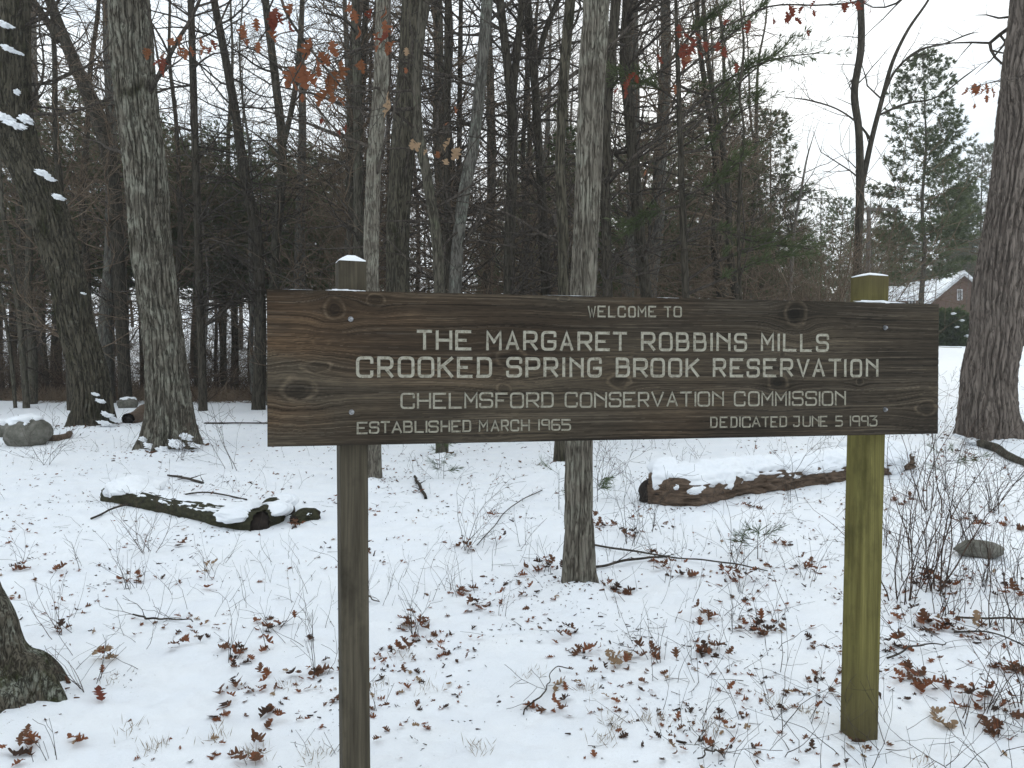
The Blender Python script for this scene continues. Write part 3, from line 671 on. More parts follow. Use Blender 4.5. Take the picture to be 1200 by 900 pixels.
    V = np.stack([U-BLEN/2, Yl, Vv], -1).reshape(-1, 3)
    j = np.arange(nv-1)[:, None]*nu; i = np.arange(nu-1)[None]
    F = np.stack([j+i, j+i+1, j+i+1+nu, j+i+nu], -1).reshape(-1, 4)
    # rim skirt and back
    ring = list(range(0, nu))+[k*nu+nu-1 for k in range(1, nv)]+[(nv-1)*nu+k for k in range(nu-2, -1, -1)]+[k*nu for k in range(nv-2, 0, -1)]
    rb = V[ring].copy(); rb[:, 1] = TH; o0 = len(V); nR = len(ring); V = np.r_[V, rb]
    sk = np.array([[ring[(k+1) % nR], ring[k], o0+k, o0+(k+1) % nR] for k in range(nR)])
    corners = [o0, o0+nu-1, o0+nu-1+nv-1, o0+nu-1+nv-1+nu-1]
    F = np.r_[F, sk, np.array([[corners[0], corners[3], corners[2], corners[1]]])]
    me = mesh_from('board', V, F, M['board'])
    ca = me.color_attributes.new('wood', 'FLOAT_COLOR', 'POINT')
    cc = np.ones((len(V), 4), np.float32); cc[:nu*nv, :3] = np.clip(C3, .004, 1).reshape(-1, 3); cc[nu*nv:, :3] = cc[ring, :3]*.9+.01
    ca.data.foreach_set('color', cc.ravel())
    root.rotation_euler = (0, 0, ang_b)
    board = link('board', me, root, (0, 0, ZB))
    for lm in letters:
        lm.transform(Matrix.Translation((-BLEN/2, 0, 0))); link('letter', lm, board)
    import bmesh
    for (bx_, by_) in ((411,374), (412,483), (1037,384), (1037,480)):
        uk, vk = px2uv(bx_, by_); bm = bmesh.new()
        bmesh.ops.create_cone(bm, cap_ends=True, segments=6, radius1=.0065, radius2=.006, depth=.008, matrix=Matrix.Translation((0, -.006, 0)) @ Matrix.Rotation(math.pi/2, 4, 'X'))
        bmesh.ops.create_cone(bm, cap_ends=True, segments=20, radius1=.0088, radius2=.008, depth=.003, matrix=Matrix.Translation((0, -.0018, 0)) @ Matrix.Rotation(math.pi/2, 4, 'X'))
        me = bpy.data.meshes.new('bolt'); bm.to_mesh(me); bm.free(); me.materials.append(M['bolt']); link('bolt', me, board, (uk-BLEN/2, 0, vk))
    # thin rime of snow on top of the board
    for (xa, xb, hh) in ((380, 418, .006), (405, 432, .004), (1003, 1060, .008), (640, 700, .002), (765, 800, .002), (330, 372, .002)):
        ua, _ = px2uv(xa, 345); ub, _ = px2uv(xb, 350)
        link('snow_ridge', blob('snow_ridge', M['snow'], ((ub-ua)/2, .018, hh), xa, .7, 4, True, 3), board, ((ua+ub)/2-BLEN/2, .02, BH))
    # posts
    inv = Matrix.Rotation(-ang_b, 4, 'Z')
    def post(pxb, pyb, pxt, pyt, Yc, wd, yaw, mat, ztop, low, sn=1.0):
        zb = -.35; pb = atY(pxb, pyb, Yc); pt = atY(pxt, pyt, Yc)
        k = (pt.x-pb.x)/(pt.z-pb.z); cxy = lambda z: (pb.x+k*(z-pb.z), Yc)
        nz_ = 60; hw = wd/2; sect = []
        for (sx, sy) in ((-1,-1),(1,-1),(1,1),(-1,1)):
            for q in range(5):
                a = math.pi*(.5*q/4); cs = ((-1,-1),(1,-1),(1,1),(-1,1)).index((sx, sy))
                a0 = math.pi+cs*math.pi/2; rr = .006
                sect.append((sx*(hw-rr)+math.cos(a0+a)*rr, sy*(hw-rr)+math.sin(a0+a)*rr))
        sect = np.array(sect); zs = np.r_[np.linspace(zb, ztop, nz_)]; V = []
        for z in zs:
            cx, cy = cxy(z); c_, s_ = math.cos(yaw), math.sin(yaw)
            for (a, b_) in sect:
                n_ = (float(vnoise(a*30, b_*30, z*6))-.5)*.0015
                a2, b2 = a*(1+n_/hw), b_*(1+n_/hw); V.append((cx+a2*c_-b2*s_, cy+a2*s_+b2*c_, z))
        m_ = len(sect); F = []
        for i in range(nz_-1):
            for j in range(m_): F.append((i*m_+j, i*m_+(j+1) % m_, (i+1)*m_+(j+1) % m_, (i+1)*m_+j))
        tb = (nz_-1)*m_; cx, cy = cxy(ztop); V.append((cx, cy, ztop+low)); c0_ = len(V)-1
        for j in range(m_): F.append((tb+j, tb+(j+1) % m_, c0_, c0_))
        V = np.array(V); V[:, 0] -= c0.x; V[:, 1] -= c0.y
        ci, si = math.cos(-ang_b), math.sin(-ang_b); V[:, :2] = np.stack([V[:, 0]*ci-V[:, 1]*si, V[:, 0]*si+V[:, 1]*ci], 1)
        g_ = Geo(); fq = [f for f in F if f[2] != f[3]]
        me = bpy.data.meshes.new('post'); me.from_pydata([tuple(a) for a in V], [], [tuple(f) if f[2] != f[3] else tuple(f[:3]) for f in F])
        me.materials.append(mat); me.update()
        o = link('post', me, root)
        # snow cap
        sct = sect*.97; V = []; lv = ((1.0, .0), (.99, .006), (.7, .012), (.3, .017))
        for (s_k, hh) in lv:
            for (a, b_) in sct*s_k:
                X_ = cx+a*math.cos(yaw)-b_*math.sin(yaw)-c0.x; Y_ = cy+a*math.sin(yaw)+b_*math.cos(yaw)-c0.y
                hb = low*(1-s_k)
                V.append((X_*ci-Y_*si, X_*si+Y_*ci, ztop+hb+hh*sn+.001+(R.random()-.5)*.002*sn))
        F = [(i*m_+j, i*m_+(j+1) % m_, (i+1)*m_+(j+1) % m_, (i+1)*m_+j) for i in range(3) for j in range(m_)]; F.append(tuple(3*m_+j for j in range(m_)))
        me = bpy.data.meshes.new('snow_cap'); me.from_pydata(V, [], F); me.materials.append(M['snow']); me.update()
        for p_ in me.polygons: p_.use_smooth = True
        link('snow_cap', me, o)
    yl = (PL+BU*.28).y; pxl = Vector((atY(415, 600, 2.55).x, 0, 0))
    YL_ = PL.y+(atY(415, 600, 2.55).x-PL.x)*BU.y/BU.x
    post(415.5, 890, 411, 320, YL_+.04+.062, .092, math.radians(20), M['post_grey'], 1.80, .020, .5)
    YR_ = PL.y+(atY(1012, 600, 2.9).x-PL.x)*BU.y/BU.x
    post(1006, 870, 1019, 330, YR_+.04+.078, .099, math.radians(20), M['post_green'], 1.805, .008, .45)
    return root
make_sign()

# ------------------------------------------------------------------ woods behind: bare tree and pine kinds, each built once then copied
def bare_kind(name, cat, seed, H, r, nbr, z0, matb, lean=.02, Lf=1.0, dead=0):
    rnd = random.Random(seed); P = []; x = y = 0
    n = 9
    for k in range(n+1):
        z = H*k/n; P.append([x, y, z, r*(1-.86*(k/n)**1.15)*(1.25 if k == 0 else 1)])
        x += rnd.gauss(lean, .05)*H/n*1.0; y += rnd.gauss(0, .05)*H/n
    P[0][2] = -.4
    root = thing(name, '', cat)
    link('trunk', trunk_mesh('trunk', P, M[matb], (0, 0, 0), 9, 36, 0, .05, .15, .3, seed, .06), root)
    Q = resample(P, 60); segs = []
    for k in range(nbr):
        i = int(60*(z0/H+(1-z0/H)*rnd.random()**1.1)); c = Q[min(i, 58)]; t = c[2]/H
        a = rnd.uniform(0, 2*math.pi); e = math.radians(rnd.uniform(-10, 20) if rnd.random() < dead else rnd.uniform(10, 55))
        L = rnd.uniform(.9, 2.8)*(1.15-.6*t)*Lf; d = (math.cos(a)*math.cos(e), math.sin(a)*math.cos(e), math.sin(e))
        grow(segs, tuple(c[:3]), d, L, min(c[3]*.5, .006+.007*L), 0, 2, rnd, .17, .03, .85, .0055, .32)
    link('branches', segs_mesh('branches', segs, M['twig_far'], (0, 0, 0), .009), root)['kind'] = 'stuff'
    return root
def tufts(C, D, n, L, Wd, rnd_, spread=.55, up=.0):
    """needle blades: C centres, D directions -> thin kinked quads"""
    m = len(C); C = np.repeat(C, n, 0); D = np.repeat(D, n, 0)
    d = D+rnd_.normal(0, spread, D.shape); d[:, 2] += up; d /= np.linalg.norm(d, axis=1, keepdims=True)
    s = np.cross(d, rnd_.normal(0, 1, d.shape)); s /= np.linalg.norm(s, axis=1, keepdims=True)
    l = L*rnd_.uniform(.6, 1.2, (len(C), 1)); wd = Wd*rnd_.uniform(.7, 1.3, (len(C), 1))
    V = np.stack([C-s*wd*.3, C+d*l*.55-s*wd, C+d*l, C+d*l*.55+s*wd], 1).reshape(-1, 3)
    F = np.arange(len(C)*4).reshape(-1, 4)
    return V, F
def pine_kind(seed, H, r, rad, z0, mat, whorl=.5, droop=-.05, per=5, dens=1.0, prof=.8, blade=.23, bw=.016, nb=20, matb='bark_olive'):
    rnd = random.Random(seed); g_ = np.random.default_rng(seed); root = thing('pine_tree', '', 'tree')
    P = [[rnd.gauss(0, .05), rnd.gauss(0, .05), H*k/6-(.4 if k == 0 else 0), r*(1-.93*k/6)] for k in range(7)]
    link('trunk', trunk_mesh('trunk', P, M[matb], (0, 0, 0), 8, 20, 0, .05, .15, .3, seed, .05), root)
    segs = []; C = []; D = []
    z = z0
    while z < H-.15:
        t = (z-z0)/(H-z0); Lm = rad*((1-t)**prof)*(.55+.45*min(1, t*5+.3))+.18
        a0 = rnd.uniform(0, 6.28)
        for k in range(per):
            if rnd.random() < .16: continue
            a = a0+k*2*math.pi/per+rnd.gauss(0, .25); L = Lm*rnd.uniform(.55, 1.2); e = droop+.55*t+rnd.gauss(0, .10)
            n = max(3, int(L/.28)); p = np.array([0, 0, z+rnd.gauss(0, .1)]); hd = np.array([math.cos(a), math.sin(a)])
            for i in range(n):
                tt = i/n; el = e+.35*tt; dv = np.array([hd[0]*math.cos(el), hd[1]*math.cos(el), math.sin(el)]); q = p+dv*L/n
                segs.append((*p, *q, max(.005, .022*(L/3+.3)*(1-tt)), max(.004, .022*(L/3+.3)*(1-tt-1/n))))
                if tt > .22:
                    for sd_ in (-1, 1):
                        if rnd.random() > dens: continue
                        aa = a+sd_*rnd.uniform(.5, 1.1); l2 = L*.30*(1.15-tt)+.16; m_ = max(1, int(l2/.22)); pp = q.copy()
                        d2 = np.array([math.cos(aa)*.93, math.sin(aa)*.93, .22+rnd.gauss(0, .12)])
                        if l2 > .35: segs.append((*pp, *(pp+d2*l2), .006, .004))
                        for _ in range(m_): pp = pp+d2*l2/m_; C.append(pp+g_.normal(0, .03, 3)); D.append(d2)
                p = q
            C.append(p); D.append(dv)
        z += whorl*rnd.uniform(.7, 1.25)*(1-.35*t)
    C = np.array(C); D = np.array(D); V, F = tufts(C, D, nb, blade, bw, g_, .5, .12)
    link('branches', segs_mesh('branches', segs, M['twig_far'], (0, 0, 0), .012), root)['kind'] = 'stuff'
    link('foliage', mesh_from('foliage', V, F, mat, False), root)['kind'] = 'stuff'
    return root
def shrub_kind(name, cat, seed, H, ns, mat, spread=.35, rmin=.002, seg=.2, dens=.8, r0=.008):
    rnd = random.Random(seed); root = thing(name, '', cat); segs = []
    for k in range(ns):
        a = rnd.uniform(0, 6.28); e = rnd.uniform(.9, 1.5)-spread*.3; d = (math.cos(a)*math.cos(e), math.sin(a)*math.cos(e), math.sin(e))
        grow(segs, (rnd.gauss(0, .06*H), rnd.gauss(0, .06*H), -.05), d, H*rnd.uniform(.55, 1.1), r0*rnd.uniform(.6, 1.2), 0, 2, rnd, .10, .02, dens, rmin, seg)
    link('stems', segs_mesh('stems', segs, mat, (0, 0, 0), .006), root)['kind'] = 'stuff'
    return root
bares = [bare_kind('maple_tree', 'tree', 31, 17, .15, 95, 3.0, 'bark_olive', .01, 1.1, .4), bare_kind('maple_tree', 'tree', 32, 16, .11, 100, 2.0, 'bark_dark', .02, 1.0, .6),
         bare_kind('birch_tree', 'tree', 33, 13, .07, 80, 1.8, 'bark_grey', .03, .9, .5), bare_kind('oak_tree', 'tree', 34, 18, .21, 90, 4.0, 'bark_grey', -.02, 1.35, .3),
         bare_kind('maple_tree', 'tree', 35, 15, .10, 100, 1.6, 'bark_dark', -.03, 1.0, .8), bare_kind('birch_tree', 'tree', 36, 11, .06, 80, 1.2, 'bark_pale', .0, .9, .5)]
pines = [pine_kind(51, 14, .17, 3.3, 4.0, M['needle'], .62, -.05, 5, .85, .75), pine_kind(52, 14, .18, 3.0, 3.4, M['needle'], .55, -.1, 5, .95, .85),
         pine_kind(53, 10, .13, 2.6, 1.8, M['needle_dark'], .42, -.18, 6, 1.0, .8, .19, .015, 17), pine_kind(54, 15, .17, 3.3, 4.2, M['needle'], .72, .0, 5, .95, .62, .25, .017),
         pine_kind(55, 15, .16, 2.85, 3.6, M['needle'], .60, -.02, 7, 1.0, .60, .26, .020, 20),
         pine_kind(56, 15, .20, 3.4, 6.4, M['needle'], .56, -.12, 6, .92, .50, .26, .017, 16)]
thick = [shrub_kind('bare_shrub', 'shrub', 61, 3.4, 12, M['twig_far'], .5, .0045, .3, .9, .013), shrub_kind('bare_shrub', 'shrub', 62, 1.7, 16, M['twig_red'], .9, .0035, .22, .8, .008),
         shrub_kind('bare_shrub', 'shrub', 63, 4.2, 9, M['twig_far'], .4, .005, .35, .95, .018)]
used = set()
def put(kind, lib, loc, s, label, group, tilt=.03, cat=None):
    k = lib[kind]; key = (id(lib), kind)
    if key not in used:
        used.add(key); o = k; o.location = loc; o.scale = (s, s, s); o.rotation_euler = (0, 0, R.uniform(0, 6.28)); o['label'] = label; o['group'] = group
    else: o = dup(k, loc, R.uniform(0, 6.28), label, group, s, (R.gauss(0, tilt), R.gauss(0, tilt)))
    return o
MARKS = [(-60, 'beyond the left edge'), (60, 'behind the leaning oak'), (150, 'between the two big left oaks'), (235, 'right of the lichen oak'), (313, 'just left of the sign'), (400, 'above the left end of the sign'),
 (480, 'near the left post cap'), (560, 'above the letters THE'), (640, 'above the word MARGARET'), (690, 'behind the near grey trunk'), (760, 'above the words WELCOME TO'), (830, 'above the word ROBBINS'), (900, 'above the word MILLS'),
 (990, 'just left of the right post'), (1060, 'beside the right post top'), (1110, 'above the sign end'), (1200, 'behind the massive right trunk'), (9999, 'beyond the right edge')]
def where(x, Y, d1, d2):
    return ('nearest row, ' if Y < d1 else 'middle row, ' if Y < d2 else 'farthest row, ')+next(t for m_, t in MARKS if x < m_)
def g3(x, y, dz=-.05): return (x, y, float(gz(x, y))+dz)
# pines whose tops are seen in the photo: top pixel, depth, kind, label
PT = [(1083,62,42,4,'tall open white pine standing clear against the sky at the right'),
 (905,128,34,4,'dark pine with ragged crown left of the lone forked tree'),
 (1112,185,80,4,'shorter pine right of the tall open white pine'),
 (1148,170,79,4,'pine partly hidden by the massive trunk at the right edge'),
 (1128,205,90,2,'small dark pine between the two shorter pines at the right'),
 (962,222,50,0,'small far pine left of the lone forked tree'),
 (985,232,58,2,'smallest far pine just left of the lone forked tree'),
 (938,262,44,2,'low bushy pine below the ragged dark pine'),
 (1040,250,84,2,'low far pine beside the utility pole'),
 (1060,262,88,1,'low far pine behind the brick house roof'),
 (875,165,30,4,'dark pine rising left of the ragged pine'),
 (835,95,27,4,'tall green pine right of the sun glow'),
 (800,120,31,1,'dense pine below the sun glow'),
 (765,140,36,1,'pine standing behind the leaning tree right of centre'),
 (722,125,30,0,'pine behind the near grey trunk'),
 (640,112,33,1,'pine filling the gap left of the near grey trunk'),
 (612,170,38,2,'squat dark pine left of centre behind the sign'),
 (672,150,26,2,'dark hemlock shape behind the near grey trunk'),
 (372,178,34,5,'pine with pale sky holes above the left post'),
 (338,165,30,5,'pine left of the left post'),
 (300,190,36,5,'pine between the two dark trees left of the sign'),
 (262,150,28,5,'dense dark evergreen right of the lichen oak'),
 (225,175,40,5,'evergreen behind the pencil straight young tree'),
 (100,112,27,5,'tall evergreen between the two big left oaks'),
 (62,132,30,5,'broad evergreen seen through the fork of the leaning oak'),
 (128,160,34,5,'evergreen just left of the lichen oak'),
 (15,170,32,5,'evergreen at the left edge behind the leaning oak'),
 (182,150,36,5,'evergreen hidden mostly by the lichen oak'),
 (398,220,42,2,'low evergreen above the left post cap'),
 (560,262,44,2,'low far evergreen showing between trunks over the word ROBBINS')]
HT = {0: 14, 1: 14, 2: 10, 3: 15, 4: 15, 5: 15}
for (x, y, Y, k, lab) in PT:
    q = atY(x, y, Y); zg = float(gz(q.x, Y)); put(k, pines, (q.x, Y, zg-.05), max(.25, min(1.9, (q.z-zg)/HT[k])), lab, 'pines standing in and around the woods', .015)
# filling evergreens, deep in the woods
for i in range(98):
    x = R.uniform(-420, 880); Y = R.uniform(28, 66); top = R.uniform(150, 290)
    if x < 420 and i % 2: continue
    if x < 420: Y = R.uniform(27, 44); top = R.uniform(130, 265)
    if 455 < x < 590: top = R.uniform(300, 345)
    if x > 680: top = R.uniform(125, 280)
    q = atY(x, top, Y); zg = float(gz(q.x, Y)); k = R.choice([1, 1, 3, 0]) if x > 420 else 5
    put(k, pines, (q.x, Y, zg-.05), max(.3, (q.z-zg)/HT[k]), 'dim evergreen deep in the woods, '+where(x, Y, 40, 53), 'evergreens deep in the woods')
for i in range(26):
    x = R.uniform(870, 1320); Y = R.uniform(90, 125); q = atY(x, R.uniform(250, 320), Y); k = R.choice([1, 2])
    zg = float(gz(q.x, Y)); put(k, pines, (q.x, Y, zg-.05), max(.3, (q.z-zg)/HT[k]), 'far skyline evergreen past the lawn, '+where(x, Y, 100, 112), 'far evergreens past the lawn')
# bare trees deep in the woods
for i in range(125):
    x = R.uniform(-420, 900); Y = 17+R.random()**1.3*48
    q = atY(x, 300, Y); k = R.choice([0, 1, 1, 2, 3, 4, 4, 5, 5])
    put(k, bares, g3(q.x, Y), R.uniform(.75, 1.15), 'slim bare tree in the dim woods, '+where(x, Y, 28, 42), 'bare trees in the woods')
for i in range(26):
    x = R.choice([R.uniform(890, 1035), R.uniform(1150, 1260)]); Y = R.uniform(36, 75); q = atY(x, 300, Y); zg = float(gz(q.x, Y)); top = atY(x, R.uniform(150, 290), Y).z
    put(R.choice([2, 5]), bares, (q.x, Y, zg-.1), max(.35, (top-zg)/13), 'fine twigged bare tree low on the sky, '+where(x, Y, 48, 60), 'bare trees low against the sky at the right')
for x, Y in ((1048, 55), (1062, 57), (1075, 60), (1088, 50), (1098, 52), (1112, 61), (1122, 50), (1134, 58)):
    q = atY(x, 300, Y); put(R.choice([2, 5]), bares, g3(q.x, Y), .55, 'small bare tree screening the brick house, '+where(x, Y, 54, 59), 'bare trees in front of the brick house')
for i in range(84):
    Y = R.uniform(15, 40); x = R.uniform(-180, 1010); q = atY(x, 400, Y); k = R.choice([0, 0, 1, 2])
    if x < 400 and i % 2: x = R.uniform(600, 1000)
    if x < 330 and Y < 24: Y += 10
    q = atY(x, 400, Y)
    if x > 640: k = R.choice([0, 2, 2])
    put(k, thick, g3(q.x, Y), R.uniform(.7, 1.25), 'leafless woods shrub, '+where(x, Y, 23, 32), 'leafless shrubs under the trees')

for i in range(34):
    Y = R.uniform(20, 30); x = R.uniform(-140, 330); q = atY(x, 460, Y)
    put(1, thick, g3(q.x, Y), R.uniform(.5, .95), 'low tangled brown brook shrub, '+where(x, Y, 23, 27), 'tangled shrubs along the brook hollow')
for i in range(44):
    Y = R.uniform(27, 48); x = R.uniform(-140, 320); q = atY(x, 430, Y)
    put(R.choice([0, 2]), thick, g3(q.x, Y), R.uniform(.6, 1.1), 'brown brushy sapling beyond the brook, '+where(x, Y, 34, 41), 'saplings and brush beyond the brook')
for x, Y in ((1092, 60), (1104, 52), (1118, 58), (1130, 50), (1140, 55), (1066, 56)):
    q = atY(x, 400, Y); put(R.choice([0, 2]), thick, g3(q.x, Y), .9, 'tall leafless shrub before the brick house, '+where(x, Y, 53, 57), 'leafless shrubs before the brick house')
# ------------------------------------------------------------------ house, pole, evergreen bushes at the right
def box(g, x0, x1, y0, y1, z0, z1):
    V = [(x0,y0,z0),(x1,y0,z0),(x1,y1,z0),(x0,y1,z0),(x0,y0,z1),(x1,y0,z1),(x1,y1,z1),(x0,y1,z1)]
    g.add(V, [(0,1,5,4),(1,2,6,5),(2,3,7,6),(3,0,4,7),(4,5,6,7),(3,2,1,0)])
def make_house():
    Y = 72; cx = atY(1127, 400, Y).x; zg = float(gz(cx, Y))-.1; s = Y/900
    root = thing('brick_house', 'red brick house with snowy roofs half hidden behind the massive right trunk', 'house', (cx, Y, zg))
    ridge = atY(1127, 319, Y).z-zg; hw = 3.1; eave = ridge-hw*.86
    def prism(name, pts, y0, y1, mat, par=root):          # polygon in xz extruded along y
        n = len(pts); V = [(a, y0, b) for a, b in pts]+[(a, y1, b) for a, b in pts]
        F = [tuple(range(n)), tuple(range(2*n-1, n-1, -1))]+[(i, i+n, (i+1) % n+n, (i+1) % n) for i in range(n)]
        me = bpy.data.meshes.new(name); me.from_pydata(V, [], F); me.materials.append(mat); me.update(); return link(name, me, par)
    wall = prism('wall', [(-hw, 0), (hw, 0), (hw, eave), (0, ridge-.12), (-hw, eave)], 0, 9, M['brick'])
    for sx in (-1, 1):
        rf = prism('roof', [(0, ridge-.10), (sx*(hw+.4), eave-.4*.86-.0), (sx*(hw+.4), eave-.4*.86+.2), (0, ridge+.13)], -.35, 9.4, M['snow'])
        prism('roof_trim', [(sx*.02, ridge-.36), (sx*(hw+.42), eave-.62), (sx*(hw+.42), eave-.36), (sx*.02, ridge-.11)], -.40, -.30, M['white_trim'], rf)
    # wing to the left, eaves towards the camera
    wx0, wx1 = (1050-1127)*s, -hw; we = atY(1070, 350, Y).z-zg; wr = atY(1090, 331, Y).z-zg
    def xz(pts, x0, x1, name, mat, par=root):             # polygon in yz extruded along x
        n = len(pts); V = [(x0, a, b) for a, b in pts]+[(x1, a, b) for a, b in pts]
        F = [tuple(range(n-1, -1, -1)), tuple(range(n, 2*n))]+[(i, (i+1) % n, (i+1) % n+n, i+n) for i in range(n)]
        me = bpy.data.meshes.new(name); me.from_pydata(V, [], F); me.materials.append(mat); me.update(); return link(name, me, par)
    w2 = xz([(1.2, 0), (8, 0), (8, we), (4.6, wr-.1), (1.2, we)], wx0, wx1+.0-.003, 'wall', M['brick'])
    xz([(.8, we-.12), (.8, we+.12), (4.6, wr+.15), (4.6, wr-.08)], wx0-.35, wx1-.003, 'roof', M['snow'])
    xz([(4.602, wr-.08), (4.602, wr+.15), (8.4, we+.12), (8.4, we-.12)], wx0-.35, wx1-.003, 'roof', M['snow'])
    def window(x0, x1, z0, z1, y):
        g = Geo(); f = .09
        box(g, x0, x1, y-.08, y-.002, z1-f, z1); box(g, x0, x1, y-.08, y-.002, z0, z0+f); box(g, x0, x0+f, y-.08, y-.002, z0+f+.002, z1-f-.002); box(g, x1-f, x1, y-.08, y-.002, z0+f+.002, z1-f-.002)
        box(g, (x0+x1)/2-.03, (x0+x1)/2+.03, y-.07, y-.004, z0+f+.002, z1-f-.002)
        o = link('window', g.me('window', M['white_trim'], False), root); g = Geo(); box(g, x0+f, x1-f, y-.03, y-.006, z0+f, z1-f); link('pane', g.me('pane', M['glass'], False), o)
    zz = lambda py: atY(1100, py, Y).z-zg
    window((1121-1127)*s, (1127-1127)*s, zz(352), zz(339), 0)
    window(-2.2, -1.2, .9, 2.4, 0); window(1.2, 2.2, .9, 2.4, 0)
    window((1072-1127)*s, (1080-1127)*s, zz(360), zz(345), 1.2-.0)
    window((1056-1127)*s, (1063-1127)*s, zz(362), zz(350), 1.2)
make_house()
def make_pole():
    Y = 40; b = atY(1017, 400, Y); zg = float(gz(b.x, Y)); top = atY(1017, 243, Y).z-zg
    root = thing('utility_pole', 'grey wooden utility pole with a level crossarm beyond the forked tree', 'utility pole', (b.x, Y, zg))
    link('pole', trunk_mesh('pole', [(0, 0, -.5, .14), (0, 0, top*.5, .125), (0, 0, top, .10)], M['pole'], (0, 0, 0), 12, 8, 0, .05, 0, .4, 1, .01), root)
    g = Geo(); s = Y/900; box(g, -22*s, 30*s, -.26, -.15, top-.22, top-.08); link('crossarm', g.me('crossarm', M['pole'], False), root)
    for x in (-.9, -.4, .7, 1.2): link('insulator', trunk_mesh('insulator', [(x, -.2, top-.08, .03), (x, -.2, top, .05), (x, -.2, top+.07, .02)], M['white_trim'], (0, 0, 0), 8, 5, 0, .05, 0, .4, 1, .0), root)
make_pole()
def leafy_bush(px, py, Y, dims, seed, label, mat='needle_dark'):
    q = atY(px, py, Y); loc = (q.x, Y, float(gz(q.x, Y)))
    root = thing('evergreen_bush', label, 'bush', loc, 0, 'dark evergreen bushes by the lawn'); g_ = np.random.default_rng(seed)
    D = g_.normal(0, 1, (1500, 3)); D[:, 2] = np.abs(D[:, 2]); D /= np.linalg.norm(D, axis=1, keepdims=True); rr = g_.uniform(.35, 1, (1500, 1))**.5
    C = D*rr*np.array(dims)*(1+.35*(vnoise(D[:, 0]*3+seed, D[:, 1]*3, D[:, 2]*3)[:, None]-.5)); V, F = tufts(C, D, 6, .28, .045, g_, .8)
    link('foliage', mesh_from('foliage', V, F, M[mat], False), root)['kind'] = 'stuff'
    sg = [(0, 0, -.1, *(C[i]*.8), .03, .01) for i in range(0, 1500, 60)]; link('stems', segs_mesh('stems', sg, M['twig'], (0, 0, 0)), root)['kind'] = 'stuff'
    return root
b1 = leafy_bush(1113, 400, 47, (1.7, 1.3, 2.3), 1, 'black green bush with snow blobs right of the sign end')
for k, (x, z, r_s) in enumerate(((.6, 1.0, .16), (.3, .55, .13), (.95, 1.35, .12), (-.5, 1.9, .10), (.75, .7, .14), (0, 1.5, .09), (-.3, 1.1, .08), (.9, .4, .1))):
    link('snow_clump', blob('snow_clump', M['snow'], (r_s, .25, r_s*.7), k, .5, 3), b1, (x, -1.25, z))
leafy_bush(1080, 400, 52, (2.0, 1.5, 1.5), 2, 'dark bush hidden mostly behind the right end of the sign')
leafy_bush(1199, 396, 55, (1.5, 1.3, 2.0), 3, 'dark bush in the thin gap right of the massive trunk')

# ------------------------------------------------------------------ fallen logs, rocks, wood
def lying(name, label, cat, pts, mat, rise, snow, seed, bark=.012, snow_r=1.25, sn_up=.4, sn_back=.35, group=None, aniso=(1.0, 1.0)):
    """pts: (px, py at the ground line, diameter px)"""
    P = []
    for (x, y, wd) in pts:
        q = on_ground(x, y); r = wd/900*q.y/2; P.append([q.x, q.y+r*.6, q.z+r*rise, r])
    base = Vector((P[0][0], P[0][1], P[0][2]-P[0][3]*rise)); root = thing(name, label, cat, base, 0, group)
    link('log' if 'log' in name else 'wood', trunk_mesh('log', P, M[mat], base, 54, 170, bark, .035, 0, .4, seed, .22), root)
    for e in ((0, -1) if P[-1][3] > P[0][3]*.75 else (0,)):
        a = np.array(P[e][:3])*.9+np.array(P[1 if e == 0 else -2][:3])*.1
        o = link('end_shade_plug', blob('end_shade_plug', M['hollow'], (P[e][3]*.8,)*3, seed, .4, 3), root, Vector(a)-base)  # solid dark plug, the shade of the open end is in its colour
    if snow:
        S = [[a, b+r*sn_back, c+r*sn_up, r*snow_r*(.9 if i in (0, len(P)-1) else 1)] for i, (a, b, c, r) in enumerate(P)]
        S[0][0] += .06; S[-1][0] -= .1
        a, b = S[0], S[-1]; S = [[a[0]-.03, a[1], a[2]-.01, .01], [a[0]-.02, a[1], a[2]-.01, a[3]*.6]]+S+[[b[0]+.03, b[1], b[2], b[3]*.6], [b[0]+.05, b[1], b[2], .01]]
        link('snow_cap', trunk_mesh('snow_cap', S, M['snow'], base, 72, 260, 0, .05, 0, .4, seed+3, .07, rag=.34, aniso=aniso), root)
    return root
lying('fallen_log', 'low mossy dark log with a snow cap in the snow at the left', 'log', [(126,588,26),(165,596,26),(215,606,27),(262,617,32),(303,624,34)], 'mosslog', .30, True, 5, .012, 1.12, .60, .95, aniso=(1.5, .42))
lying('log_stub', 'short dark hollow log stub at the right end of the mossy log', 'log', [(300,622,32),(312,616,33),(322,608,30),(334,606,24)], 'mosslog', .42, True, 6, .010, .85, .45, 1.6, aniso=(1.6, .5))
lying('log_stub', 'small black stub poking from the snow right of the hollow stub', 'log', [(344,616,16),(354,614,22),(369,612,18)], 'mosslog', .40, True, 7, .012, .85, .4, 1.5, aniso=(1.5, .5))
lg = lying('fallen_log', 'thick rotten brown log with deep snow on top crossing behind the right post', 'log', [(766,590,48),(800,592,50),(860,580,46),(930,570,42),(1000,560,38),(1066,549,28)], 'rot', .40, True, 8, .045, 1.16, .66, .34, aniso=(1.0, .62))
for k, (x, y, wd, hh) in enumerate(((830,573,30,8),(812,585,18,6),(872,568,22,6),(905,556,16,5),(945,560,12,4),(790,580,10,8),(1010,545,14,4))):
    q = on_ground(x, y+10); s = q.y/900; o = link('snow_patch', blob('snow_patch', M['snow'], (wd*s/2, .06, hh*s/2), k, .8, 3, False, 2.5), lg, Vector((q.x, q.y-.02-.06, q.z+.16))-lg.location); o.rotation_euler = (-.5, -.1, 0)
